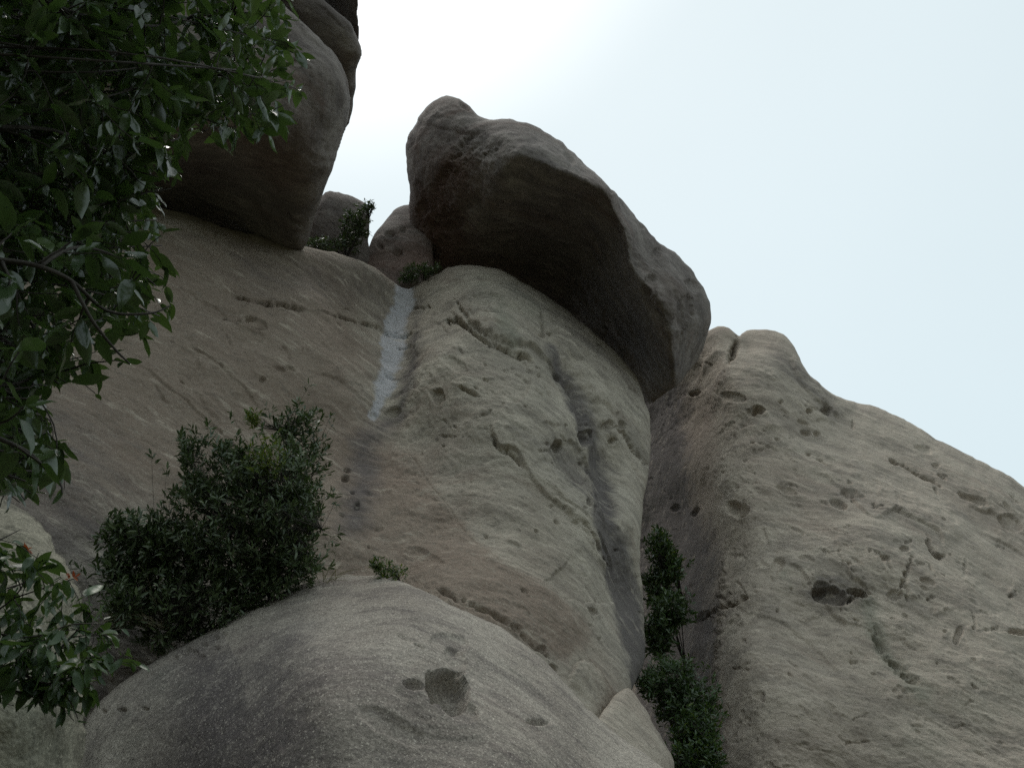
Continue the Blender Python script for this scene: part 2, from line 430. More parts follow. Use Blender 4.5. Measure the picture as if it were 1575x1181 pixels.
# ------------------------------------------------------------------ the rocks
BL = 1750
cliff = rock('cliff', [
    (-600, 230, 5), (-200, 270, 20), (100, 300, 25), (270, 324, 25), (330, 345, 22), (400, 362, 20), (470, 379, 18), (520, 391, 16), (560, 403, 16), (600, 430, 14), (628, 446, 10),
    (655, 430, 22), (690, 413, 30), (730, 408, 40), (780, 420, 50), (850, 462, 50), (930, 525, 50), (975, 575, 45), (998, 640, 40), (1001, 705, 25), (990, 770, 40), (984, 850, 45),
    (991, 950, 50), (990, 1020, 50), (962, 1075, 45), (930, 1110, 30), (935, 1300, 20), (940, BL, 10), (-600, BL, 5)],
    [(-400, 350, 18), (0, 350, 19), (270, 340, 20), (400, 375, 21), (560, 412, 22.6), (625, 455, 23.6), (720, 425, 23), (850, 490, 22.6), (960, 600, 22), (1000, 700, 20.8),
     (-400, 700, 12), (100, 600, 14.6), (300, 600, 16), (450, 520, 18.2), (500, 620, 17.4), (570, 560, 19.6), (612, 540, 20.6), (600, 640, 18.3), (660, 540, 19.6), (750, 600, 17.8), (760, 500, 20.2), (880, 640, 18.4), (960, 720, 19.5),
     (50, 820, 11.6), (400, 800, 13.9), (560, 790, 14.9), (690, 800, 14.9), (850, 800, 15.6), (950, 800, 17), (980, 930, 16.4),
     (0, 1000, 10.4), (300, 1000, 11.8), (560, 930, 12.7), (700, 930, 12.3), (800, 1000, 11.9), (900, 950, 14), (940, 1040, 13.2), (905, 1100, 11.8),
     (0, 1250, 10), (500, 1250, 11), (930, 1250, 11), (0, 1740, 10), (900, 1740, 10.5), (-500, 1740, 10)],
    M_cliff, 'broad brown and beige cliff face with a white mineral streak, under the two overhanging boulders', cat='cliff', seed=1, step=1.55, thick=14, strata=.48, pits=.2, sdir=33,
    feats=[
        ('crack', [(480, 480), (540, 492), (585, 505), (610, 508), (640, 508)], 2.4, 7), ('crack', [(350, 452), (385, 462), (430, 470), (470, 480)], 3, 10), ('ledge', [(355, 452), (400, 462), (450, 474), (520, 490)], 7, 30),
        ('ledge', [(360, 490), (385, 500), (420, 502)], 12, 26), ('hole', 392, 497, 20, 8, 15, 9), ('hole', 448, 566, 9, 4, 30, 6), ('hole', 404, 582, 5, 4, 0, 6),
        ('hole', 430, 566, 12, 4, 20, 5), ('ledge', [(280, 540), (320, 552), (370, 590), (420, 640)], 6, 30), ('ledge', [(200, 560), (260, 600), (330, 650), (390, 720)], 7, 40),
        ('ledge', [(470, 570), (520, 590), (560, 620), (600, 650)], 7, 40), ('ledge', [(250, 430), (330, 470), (390, 520)], 7, 50),
        # central scarps
        ('ledge', [(690, 470), (715, 500), (740, 510), (790, 530), (830, 548), (880, 590), (900, 650), (895, 720)], 17, 55), ('crack', [(680, 497), (700, 492), (720, 505), (755, 525), (800, 545), (825, 560)], 3, 12),
        ('crack', [(700, 460), (718, 488), (730, 503), (780, 525)], 3, 10), ('ledge', [(745, 510), (790, 535), (810, 560), (815, 590), (795, 620), (775, 615)], 10, 30),
        ('ledge', [(755, 640), (762, 680), (785, 690), (800, 700), (820, 740), (850, 775), (880, 800), (920, 850)], 13, 50), ('crack', [(762, 670), (766, 690), (790, 700), (812, 730)], 3.5, 8),
        ('ledge', [(690, 590), (720, 600), (745, 612)], 7, 22), ('crack', [(705, 598), (722, 600), (738, 610)], 3, 6), ('hole', 675, 612, 9, 11, 20, 13),
        ('crack', [(830, 470), (835, 515), (830, 520), (860, 512)], 3, 8), ('ledge', [(835, 520), (862, 540), (875, 580), (900, 620), (905, 665), (900, 700)], 12, 40),
        ('hole', 862, 684, 9, 10, 0, 14), ('hole', 903, 672, 11, 13, 0, 10), ('hole', 935, 655, 7, 9, -20, 10), ('hole', 955, 655, 7, 5, 45, 8), ('hole', 943, 678, 5, 5, 0, 8), ('hole', 860, 575, 8, 5, 20, 9), ('hole', 902, 775, 5, 8, 0, 8),
        ('crack', [(940, 650), (965, 680), (990, 710), (1000, 720)], 3, 6), ('crack', [(870, 800), (900, 815), (930, 860), (950, 870)], 3, 7), ('hole', 880, 710, 26, 40, -35, 8), ('ledge', [(985, 560), (978, 620), (985, 680), (1000, 720)], 6, 25),
        ('ledge', [(840, 740), (860, 770), (900, 800), (940, 850), (960, 900)], 9, 40),
        # water groove of the purple-grey streak
        ('groove', [(850, 545), (880, 590), (910, 640), (930, 700), (935, 760), (950, 840), (965, 960)], 18, 14),
        # gully of the white streak
        ('groove', [(624, 440), (612, 520), (598, 600), (585, 660)], 24, 12),
        # long crease under the pale bulge
        ('ledge', [(960, 930), (870, 925), (790, 880), (730, 830), (680, 775), (640, 715), (600, 680)], 16, 110),
        ('ledge', [(820, 905), (860, 880), (880, 850)], 8, 30), ('ledge', [(905, 1040), (860, 1020), (820, 960), (720, 870), (640, 880)], 4, 60),
        ('hole', 531, 737, 7, 9, 10, 13), ('hole', 535, 722, 6, 4, 10, 8), ('hole', 541, 762, 4, 4, 0, 7), ('hole', 549, 784, 5, 6, 0, 7), ('hole', 605, 632, 14, 8, 0, 8), ('hole', 575, 640, 6, 5, 0, 4),
        ('hole', 905, 944, 9, 6, 20, 8), ('hole', 830, 1003, 8, 6, 30, 10), ('hole', 788, 974, 9, 5, 30, 9), ('crack', [(672, 918), (700, 932), (750, 950), (800, 985), (850, 1025)], 3, 8), ('hole', 848, 1030, 10, 6, 40, 12), ('hole', 917, 986, 4, 3, 0, 5),
        ('ledge', [(945, 1060), (905, 1020), (880, 1030), (870, 1060)], 14, 40),
        ('hole', 700, 560, 22, 10, 30, 4), ('hole', 760, 470, 40, 16, 20, 6), ('hole', 650, 860, 30, 14, 30, 5)]
        + fractures([(760, 560, 90, 60, 3), (860, 620, 60, 80, 3), (860, 780, 70, 70, 3), (450, 500, 130, 60, 2.5), (330, 600, 120, 90, 2.5), (600, 560, 60, 90, 1), (700, 640, 70, 50, 2), (560, 800, 50, 70, 1), (930, 900, 50, 90, 1.5), (740, 940, 100, 40, 1), (950, 650, 30, 70, 1)], 100, 30, 5),
    stains_and_shade=[(0, [(625, 432, 13), (617, 470, 16), (607, 510, 15), (597, 560, 13), (587, 605, 9), (574, 640, 4)], 12, 5, 1.0),
            (0, [(618, 428, 4), (628, 446, 4)], 4, 3, 1.0),
            (1, [(846, 540, 7), (880, 595, 10), (905, 650, 14), (924, 720, 19), (933, 800, 24), (955, 880, 24), (974, 980, 24), (985, 1060, 14)], 14, 10, .95),
            (1, [(600, 650, 16), (560, 690, 24), (560, 740, 28), (545, 800, 24)], 12, 22, .75),
            (1, [(790, 660, 10), (850, 700, 34), (880, 720, 40), (900, 770, 20)], 12, 22, .5),
            (1, [(360, 400, 26), (430, 430, 40), (560, 440, 40), (600, 500, 16)], 12, 30, .42), (1, [(640, 470, 8), (632, 560, 12), (615, 640, 14)], 12, 10, .7),
            (1, [(0, 600, 90), (60, 760, 150), (150, 1000, 200)], 12, 90, .6),  # shade over the lower left, painted into the cliff colour
            (1, [(800, 440, 20), (900, 520, 24), (980, 600, 20)], 12, 20, .45),  # shadow of the jutting boulder, painted along the cliff edge
            (2, [(770, 470, 10), (772, 500, 12), (790, 530, 8)], 12, 10, .7), (2, [(740, 440, 20), (820, 480, 26)], 12, 30, .55), (2, [(840, 560, 20), (830, 620, 24)], 12, 30, .4),
            (3, [(-200, 500, 200), (100, 600, 220), (330, 500, 140), (480, 470, 90), (400, 700, 200), (530, 800, 130), (600, 900, 90)], 12, 60, 1.05), (3, [(550, 720, 60), (620, 800, 66), (720, 895, 60), (860, 975, 44)], 12, 14, .9)])

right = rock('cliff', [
    (1010, 560, 14), (1050, 548, 14), (1076, 518, 14), (1090, 507, 14), (1104, 502, 18), (1120, 504, 14), (1132, 514, 8), (1137, 517, 8), (1150, 508, 30), (1180, 507, 50), (1210, 518, 55), (1228, 545, 50), (1243, 572, 45), (1270, 597, 45), (1300, 614, 50), (1350, 628, 60), (1400, 650, 60), (1440, 675, 60), (1490, 698, 60), (1530, 720, 60), (1575, 748, 60), (1700, 850, 60), (2100, 1150, 60), (2250, BL, 10),
    (900, BL, 10), (915, 1200, 20), (920, 900, 20), (930, 700, 20), (945, 600, 20), (955, 560, 10)],
    [(1105, 520, 29), (1085, 580, 28.6), (1120, 580, 27), (1150, 530, 29), (1180, 560, 27.5), (1250, 640, 26.6), (1300, 640, 27.6), (1400, 700, 26.6), (1575, 800, 26),
     (1110, 650, 26), (1180, 680, 24.4), (1110, 790, 22.3), (1075, 710, 25.4), (1200, 800, 21.3), (1350, 800, 21.7), (1500, 850, 22.3),
     (1130, 900, 19.8), (1130, 1000, 17.8), (1250, 950, 18.6), (1400, 950, 18.8), (1575, 980, 19.4), (1130, 1181, 15.5), (1300, 1181, 15.3), (1575, 1181, 15.8),
     (1070, 650, 28), (1000, 650, 31), (1070, 780, 25), (1000, 780, 28.5), (1075, 900, 22), (1000, 900, 26.5), (930, 900, 29), (1080, 1060, 18.8), (1000, 1060, 23), (1095, 1181, 16.6), (1000, 1181, 20), (920, 1181, 23),
     (1300, 1450, 13), (1600, 1450, 13), (1000, 1450, 15), (1300, 1740, 12), (2000, 1740, 13), (950, 1740, 14), (2000, 1150, 19)],
    M_right, 'tall tan cliff rising to the right of the cleft with pits and a dark hole', cat='cliff', seed=2, step=1.55, thick=14, strata=.6, pits=.6, sdir=26, relief=1.15,
    feats=[
        ('crack', [(1136, 512), (1130, 535), (1120, 562)], 5, 22), ('hole', 1166, 630, 11, 8, 10, 22), ('hole', 1156, 636, 8, 6, 10, 8), ('hole', 1132, 780, 20, 13, 5, 12), ('hole', 1138, 788, 9, 6, 5, 18), ('hole', 1070, 787, 5, 10, 30, 7), ('hole', 1040, 782, 5, 8, 40, 5),
        ('hole', 1320, 913, 17, 11, 5, 50), ('hole', 1272, 920, 26, 16, 15, 24), ('hole', 1262, 905, 12, 9, 10, 10), ('hole', 1378, 912, 12, 8, 0, 8), ('hole', 1290, 775, 15, 7, 25, 10), ('hole', 1310, 760, 20, 7, 15, 8),
        ('hole', 1245, 632, 6, 4, 20, 8), ('hole', 1200, 619, 4, 3, 0, 6), ('hole', 1070, 606, 10, 5, -20, 9), ('hole', 1240, 665, 9, 5, 10, 8), ('hole', 1257, 666, 6, 4, 10, 8), ('hole', 1243, 700, 4, 3, 0, 8), ('hole', 1271, 632, 9, 7, 0, 9),
        ('hole', 1374, 710, 9, 5, 30, 9), ('hole', 1448, 733, 9, 4, 35, 8), ('hole', 1197, 868, 10, 12, 10, 8), ('hole', 1145, 920, 8, 5, 20, 8), ('hole', 1440, 715, 6, 4, 0, 6), ('hole', 1272, 562, 20, 8, 10, 5), ('hole', 1130, 612, 20, 8, 10, 5),
        ('hole', 1495, 770, 26, 7, 22, 10), ('hole', 1550, 805, 20, 12, 30, 8), ('hole', 1565, 972, 16, 6, 0, 12), ('hole', 1475, 975, 6, 16, 20, 9), ('hole', 1420, 690, 14, 6, 20, 5), ('hole', 1360, 860, 8, 5, 10, 7), ('hole', 1390, 845, 8, 5, 10, 7), ('hole', 1425, 895, 12, 5, 20, 7),
        ('crack', [(1370, 708), (1400, 722), (1435, 742), (1450, 752)], 2.8, 9), ('ledge', [(1350, 795), (1375, 787), (1410, 800), (1440, 815), (1455, 845)], 14, 40), ('crack', [(1425, 820), (1430, 840), (1448, 855), (1458, 848)], 3, 8),
        ('ledge', [(1480, 780), (1520, 790), (1560, 815), (1600, 830)], 12, 34), ('ledge', [(1510, 820), (1545, 835), (1590, 860)], 12, 30), ('crack', [(1110, 935), (1135, 925), (1150, 915)], 3.4, 10), ('crack', [(1060, 960), (1100, 940), (1130, 928)], 3, 6),
        ('ledge', [(1215, 545), (1225, 575), (1250, 610), (1275, 630), (1295, 650)], 11, 36), ('ledge', [(1230, 720), (1290, 745), (1330, 790), (1380, 800)], 8, 60), ('ledge', [(1180, 850), (1230, 880), (1260, 930), (1300, 960), (1340, 960)], 9, 70),
        ('crack', [(1340, 950), (1360, 1000), (1395, 1040), (1420, 1060)], 8, 8), ('crack', [(1405, 850), (1388, 900), (1385, 905)], 3, 8), ('ledge', [(1120, 930), (1200, 960), (1260, 1000), (1300, 1040)], 6, 60),
        ('ledge', [(1300, 870), (1310, 890), (1330, 900), (1350, 920)], 12, 30), ('crack', [(1250, 905), (1275, 935), (1300, 930), (1320, 925)], 4, 8), ('hole', 1235, 650, 12, 4, 20, 6), ('hole', 1208, 752, 16, 6, 20, 6),
        ('crack', [(1115, 830), (1112, 940), (1105, 1050), (1118, 1150)], 8, -4), ('hole', 1083, 960, 14, 24, 0, 6)]
        + fractures([(1420, 790, 140, 80, 4), (1300, 880, 100, 60, 3), (1400, 900, 120, 60, 3), (1200, 700, 90, 90, 2.5), (1250, 620, 60, 60, 1.5), (1250, 1000, 140, 80, 2), (1480, 1000, 120, 90, 2), (1130, 900, 40, 80, 1), (1350, 1120, 200, 60, 1.5)], 120, 22, 6),
    stains_and_shade=[(1, [(1050, 600, 16), (1036, 700, 24), (1050, 780, 26), (1085, 860, 22), (1080, 1000, 30), (1090, 1200, 26)], 12, 18, .75),  # shade of the cleft wall, painted into the rock colour
            (1, [(1265, 910, 26), (1320, 915, 22)], 12, 16, .7), (1, [(1200, 550, 22), (1250, 600, 20), (1280, 640, 16)], 12, 18, .5),  # first patch paints shade inside the big hole
            (1, [(1000, 600, 50), (1000, 760, 60), (1030, 900, 60), (1040, 1200, 62)], 12, 14, 1.1), (3, [(1060, 640, 40), (1060, 900, 50), (1070, 1200, 50)], 12, 16, .9), (1, [(1250, 760, 20), (1320, 770, 26), (1360, 800, 20)], 12, 24, .4),  # bands along the cleft paint its side wall as shaded
            (2, [(1335, 930, 16), (1350, 980, 14), (1385, 1030, 12), (1420, 1070, 14)], 12, 12, .85), (2, [(1500, 850, 40), (1560, 1000, 50), (1400, 1150, 60)], 12, 50, .35), (2, [(1205, 880, 6), (1215, 900, 6)], 6, 8, .6)])

overhang = rock('boulder', [
    (622, 232, 60), (632, 200, 60), (655, 166, 50), (672, 152, 40), (695, 148, 40), (718, 158, 36), (735, 176, 30), (755, 184, 30), (785, 183, 36), (830, 198, 40), (870, 225, 40), (910, 262, 40), (940, 290, 40), (968, 322, 40), (1010, 370, 44), (1058, 408, 44), (1080, 440, 44), (1094, 476, 44), (1090, 510, 36), (1072, 555, 30), (1050, 585, 26), (1018, 608, 26), (998, 618, 26), (960, 600, 26),
    (880, 560, 26), (780, 500, 26), (700, 450, 26), (650, 440, 26), (630, 410, 26), (628, 340, 30), (630, 290, 40)],
    [(800, 240, 22), (880, 268, 21.8), (940, 302, 21.8), (962, 350, 22), (968, 405, 22.2), (1010, 455, 21.9), (1026, 500, 22.2), (1034, 550, 22.8), (770, 280, 22.9), (740, 330, 24), (690, 400, 25.8),
     (760, 400, 26), (830, 350, 24.2), (830, 430, 26.6), (900, 380, 24.6), (900, 480, 26.2), (960, 490, 24.6), (960, 570, 26.2), (1000, 600, 25.6), (640, 440, 26.6), (900, 200, 19.8), (1040, 390, 19.8), (1095, 480, 20), (640, 200, 21), (640, 320, 23.6), (760, 180, 20.2), (1070, 560, 22)],
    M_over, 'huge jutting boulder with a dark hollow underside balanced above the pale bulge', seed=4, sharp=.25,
    ctrl2=[(800, 240, 22), (880, 268, 21.8), (940, 302, 21.8), (962, 350, 22), (968, 405, 22.2), (1010, 455, 21.9), (1026, 500, 22.2), (1034, 550, 22.8), (770, 280, 22.9), (740, 330, 24), (690, 400, 25.8),
     (840, 208, 23.5), (900, 252, 23.5), (960, 318, 23.5), (1010, 380, 23.7), (1050, 420, 23.8), (1085, 490, 24.4), (1065, 555, 25), (760, 190, 24), (780, 215, 22.8), (700, 240, 24), (690, 175, 25.4), (640, 220, 25.4), (650, 300, 25.6), (640, 400, 26.6), (700, 320, 24.6), (740, 250, 23.4),
     (830, 350, 21), (880, 430, 20.4), (960, 530, 20.6), (780, 430, 23)],
     thick=9, strata=.9, pits=.5, relief=1.8, wobble=3, lump=1.1,
    feats=[('ledge', [(790, 232), (830, 238), (880, 262), (925, 295), (955, 350), (965, 410), (1000, 455), (1022, 500), (1032, 550)], 5, 30),
           ('hole', 875, 246, 12, 6, 50, 6), ('hole', 940, 292, 8, 5, 40, 5), ('hole', 1010, 390, 8, 10, 20, 6), ('hole', 1050, 480, 14, 30, 20, 8), ('hole', 1000, 440, 10, 16, 0, 8), ('hole', 1066, 440, 14, 8, 40, 6), ('hole', 985, 345, 9, 5, 45, 5),
           ('ledge', [(640, 190), (680, 195), (730, 205), (760, 190)], 7, 30), ('crack', [(672, 300), (690, 260), (710, 225), (735, 205)], 9, 4), ('crack', [(690, 290), (715, 250), (735, 220)], 8, 3), ('crack', [(660, 370), (685, 330), (720, 320), (745, 290)], 9, 4), ('hole', 652, 320, 10, 14, 10, 7), ('hole', 700, 345, 16, 10, -30, 7), ('hole', 715, 165, 10, 5, 30, 5), ('crack', [(735, 260), (760, 230), (775, 215)], 8, 3)],
    stains_and_shade=[(1, [(820, 250, 30), (860, 340, 90), (900, 440, 90), (980, 540, 50), (1040, 560, 30)], 12, 26, .55), (3, [(700, 260, 40), (660, 330, 40), (670, 400, 40)], 12, 30, .8), (1, [(640, 200, 20), (720, 215, 20), (760, 220, 20)], 12, 26, .4)])  # first patch paints the shade of the underside

# upper left stack of three
rock('boulder', [(60, -400, 20), (380, -60, 40), (425, -5, 60), (470, 38, 60), (512, 80, 60), (532, 118, 60), (536, 165, 70), (522, 225, 70), (505, 275, 60), (482, 340, 50), (462, 385, 30), (400, 385, 26), (330, 370, 26), (250, 350, 26), (150, 340, 26), (0, 300, 30), (-200, 200, 30), (-200, -300, 30)],
     [(300, 50, 18.4), (420, 80, 18.6), (490, 150, 18.9), (400, 180, 18.2), (300, 200, 18.4), (470, 260, 19.4), (400, 280, 20.2), (330, 300, 21), (430, 350, 21), (300, 340, 22), (100, 200, 18.6), (100, 320, 21), (0, 0, 18.5), (300, -200, 20), (0, -300, 21)],
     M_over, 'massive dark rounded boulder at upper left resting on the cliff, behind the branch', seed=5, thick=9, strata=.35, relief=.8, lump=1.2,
     feats=[('hole', 455, 98, 14, 6, 10, 5), ('crack', [(440, 320), (450, 340), (470, 350)], 4, 5), ('ledge', [(435, 0), (455, 35), (480, 60), (515, 95)], 6, 30), ('hole', 432, 60, 16, 8, 30, 5)],
     stains_and_shade=[(1, [(250, 250, 60), (350, 280, 60), (440, 340, 40)], 12, 40, .6), (1, [(500, 150, 20), (490, 250, 20)], 12, 24, .4)])  # first patch paints shade on the boulder's underside
rock('boulder', [(330, -200, 40), (440, -90, 40), (475, -30, 50), (505, 8, 50), (538, 35, 46), (555, 70, 40), (556, 90, 36), (548, 108, 40), (546, 140, 44), (536, 190, 40), (510, 200, 30), (440, 100, 30), (300, -80, 20)],
     [(470, 20, 20.8), (520, 60, 20.8), (530, 110, 21.2), (400, -60, 21), (535, 170, 22)],
     M_over, 'second rounded slab of the upper left stack, smooth and grey behind the dark boulder', seed=6, thick=5, strata=.3, relief=.7, feats=[('ledge', [(480, 0), (510, 25), (535, 50)], 5, 20)])
rock('boulder', [(430, -200, 30), (530, -80, 30), (548, -20, 26), (549, 20, 24), (551, 45, 20), (545, 80, 20), (500, 60, 20), (440, -60, 20)],
     [(520, 0, 23), (535, 40, 23), (470, -80, 23.5), (545, 70, 23.4)],
     M_over, 'rearmost grey sliver of the upper left stack meeting the top of the picture', seed=7, thick=4, strata=.3, relief=.6)

# two rocks in the notch
rock('boulder', [(455, 400, 20), (478, 330, 20), (500, 297, 24), (522, 296, 26), (548, 306, 26), (568, 318, 18), (566, 360, 14), (566, 410, 12), (520, 430, 10)],
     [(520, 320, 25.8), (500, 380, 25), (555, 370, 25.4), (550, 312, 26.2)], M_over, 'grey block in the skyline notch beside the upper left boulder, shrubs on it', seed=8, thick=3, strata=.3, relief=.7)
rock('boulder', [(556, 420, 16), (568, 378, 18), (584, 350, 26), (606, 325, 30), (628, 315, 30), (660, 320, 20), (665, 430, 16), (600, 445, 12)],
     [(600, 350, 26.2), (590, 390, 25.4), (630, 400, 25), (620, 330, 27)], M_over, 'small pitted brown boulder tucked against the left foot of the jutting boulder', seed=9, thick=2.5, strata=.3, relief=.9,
     feats=[('hole', 600, 362, 8, 5, 0, 7), ('hole', 620, 355, 6, 4, 0, 5), ('hole', 585, 380, 5, 5, 0, 5), ('hole', 612, 390, 8, 5, 0, 5)], stains_and_shade=[(3, [(580, 400, 30), (640, 400, 30)], 12, 20, .8)])

# foreground
rock('boulder', [
    (110, 1400, 30), (118, 1200, 40), (128, 1120, 50), (160, 1072, 60), (235, 1018, 60), (330, 966, 60), (430, 912, 60), (485, 891, 60), (540, 884, 60), (600, 889, 60), (650, 908, 50), (705, 935, 45), (765, 962, 45), (825, 1003, 40), (865, 1045, 40), (905, 1092, 40), (950, 1130, 40), (1000, 1165, 40), (1050, 1215, 40), (1150, 1400, 30), (1180, BL, 10), (60, BL, 10)],
    [(540, 900, 10.9), (430, 925, 10.6), (240, 1030, 9.9), (145, 1130, 9.6), (350, 1010, 9.5), (460, 1000, 8.7), (600, 960, 9.2), (700, 1020, 8.8), (690, 1090, 8.0), (300, 1120, 8.5), (440, 1120, 7.6), (600, 1181, 7.1), (220, 1200, 8.6), (850, 1140, 8.4), (780, 1000, 9.8), (910, 1110, 9.7), (1000, 1180, 9.4),
     (400, 1400, 6.4), (800, 1400, 6.4), (150, 1400, 7.6), (1100, 1400, 8), (300, 1740, 6), (900, 1740, 6.2)],
    M_near, 'large granular grey boulder in the foreground with one deep round pothole', seed=10, thick=4.5, strata=.22, relief=.55, wobble=2, lump=.6, sdir=35, default_R=50,
    feats=[('hole', 684, 1066, 40, 35, 48, 58), ('hole', 700, 1095, 36, 22, 30, 12), ('hole', 632, 1062, 16, 10, 15, 16), ('hole', 706, 1034, 9, 5, 10, 12), ('hole', 700, 1015, 22, 14, 60, 9), ('hole', 690, 990, 34, 14, 0, 7),
           ('hole', 826, 1113, 18, 6, 5, 13), ('hole', 643, 999, 9, 3, 25, 6), ('crack', [(600, 970), (625, 988), (650, 1002)], 3, 5), ('hole', 450, 908, 10, 3, -10, 8), ('crack', [(400, 925), (430, 912), (470, 902)], 4, 7),
           ('ledge', [(470, 930), (500, 900), (540, 892)], 5, 40), ('hole', 600, 1120, 60, 16, 25, 5), ('ledge', [(560, 1080), (620, 1120), (700, 1140), (760, 1130)], 5, 50),
           ('ledge', [(740, 1000), (820, 1060), (880, 1130), (930, 1181)], 5, 60)] +
          [('hole', x, y, 6, 3, 10, 6) for x, y in ((290, 1000), (300, 1003), (315, 992), (333, 997), (332, 980), (310, 1010), (285, 1006), (160, 1094), (185, 1092), (192, 1093), (223, 1090), (345, 975), (270, 1012))],
    stains_and_shade=[(1, [(330, 1080, 110), (380, 1200, 120), (450, 980, 30)], 12, 70, .8), (2, [(200, 1080, 40), (260, 1060, 40), (150, 1181, 40)], 12, 50, .4), (1, [(600, 1180, 40), (720, 1160, 20)], 12, 60, .4)])  # first patch: lichen stain that also paints shade on the left-facing side
rock('boulder', [(895, 1150, 20), (920, 1105, 24), (945, 1070, 26), (965, 1058, 26), (985, 1078, 30), (1012, 1125, 34), (1035, 1170, 34), (1050, 1230, 30), (1080, 1400, 20), (1080, BL, 10), (870, BL, 10), (870, 1300, 10)],
     [(965, 1075, 12.4), (940, 1110, 11.6), (1000, 1140, 12), (980, 1200, 11), (1040, 1220, 12), (980, 1450, 10.5), (980, 1740, 10)], M_right,
     'smooth tan wedge of rock standing at the foot of the green cleft', seed=11, thick=3, strata=.1, relief=.4, lump=.5)
rock('boulder', [(-500, BL, 10), (-500, 650, 30), (-150, 720, 40), (-20, 758, 45), (30, 780, 45), (70, 820, 45), (105, 875, 45), (124, 930, 40), (131, 990, 40), (122, 1040, 36), (130, 1090, 40), (128, 1181, 40), (145, 1400, 30), (160, BL, 10)],
     [(0, 800, 6.4), (80, 880, 6.0), (30, 950, 5.6), (110, 1000, 5.9), (50, 1100, 5.2), (120, 1150, 5.6), (0, 1181, 5), (-300, 900, 5.6), (-300, 1300, 5), (100, 1400, 4.9), (100, 1740, 4.6), (-400, 1740, 4.6)],
     M_left, 'lichen-tinted boulder in the lower left corner behind the leafy branches', seed=12, thick=3.5, strata=.5, relief=.9, lump=.9, wobble=6,
     stains_and_shade=[(2, [(40, 1050, 60), (60, 1150, 60)], 12, 40, .6)])
# ------------------------------------------------------------------ ground
def ground():
    n = 140
    s = np.linspace(-1, 1, n); a = np.sign(s) * np.abs(s) ** 3 * 1500 + s * 20
    X, Y = np.meshgrid(a, a)
    p = np.stack([X, Y, np.zeros_like(X)], -1)
    r = np.hypot(X, Y)
    Z = 0.35 * fbm(p * .25, 4) + 6 * fbm(p * .01 + 4, 3) * sstep(30, 200, r) - 0.1
    Z = np.minimum(Z, 0.05 + r * .03)
    # unseen hillsides added behind and left to block low sky light, lower right
    az = np.arctan2(X, Y)                                  # 0 = towards the cliffs, + = right
    el = 14 + 11 * np.cos(az + math.pi * 0.72)
    el = np.where(abs(az) < .7, 8 + (el - 8) * sstep(.35, .7, abs(az)), el)
    el = el + 3 * fbm(np.stack([np.cos(az) * 3, np.sin(az) * 3, r * .002], -1), 3)
    Z = Z + np.tan(np.radians(np.clip(el, 3, 44))) * np.clip(r - 28, 0, 170) * (1 + .04 * fbm(p * .12 + 9, 3))
    me = bpy.data.meshes.new("ground")
    V = np.stack([X, Y, Z], -1).reshape(-1, 3)
    i = np.arange(n * n).reshape(n, n)
    Q = np.stack([i[:-1, :-1], i[:-1, 1:], i[1:, 1:], i[1:, :-1]], -1).reshape(-1, 4)
    me.from_pydata(V.tolist(), [], Q.tolist()); me.polygons.foreach_set('use_smooth', [True] * len(Q))
    m = bpy.data.materials.new("forest_floor"); m.use_nodes = True; nt = m.node_tree
    bs = nt.nodes["Principled BSDF"]; bs.inputs['Roughness'].default_value = .95
    nz = nt.nodes.new("ShaderNodeTexNoise"); nz.inputs['Scale'].default_value = 1.3; nz.inputs['Detail'].default_value = 9
    g = nt.nodes.new("ShaderNodeNewGeometry"); nt.links.new(g.outputs['Position'], nz.inputs['Vector'])
    cr = nt.nodes.new("ShaderNodeValToRGB"); e = cr.color_ramp.elements
    e[0].position = .35; e[0].color = (.025, .035, .016, 1); e[1].position = .65; e[1].color = (.075, .07, .04, 1)
    nt.links.new(nz.outputs['Fac'], cr.inputs[0]); nt.links.new(cr.outputs[0], bs.inputs['Base Color'])
    bp = nt.nodes.new("ShaderNodeBump"); bp.inputs['Distance'].default_value = .1
    nt.links.new(nz.outputs['Fac'], bp.inputs['Height']); nt.links.new(bp.outputs[0], bs.inputs['Normal'])
    me.materials.append(m)
    o = bpy.data.objects.new("ground", me); col.objects.link(o); tag(o, kind='structure')
ground()
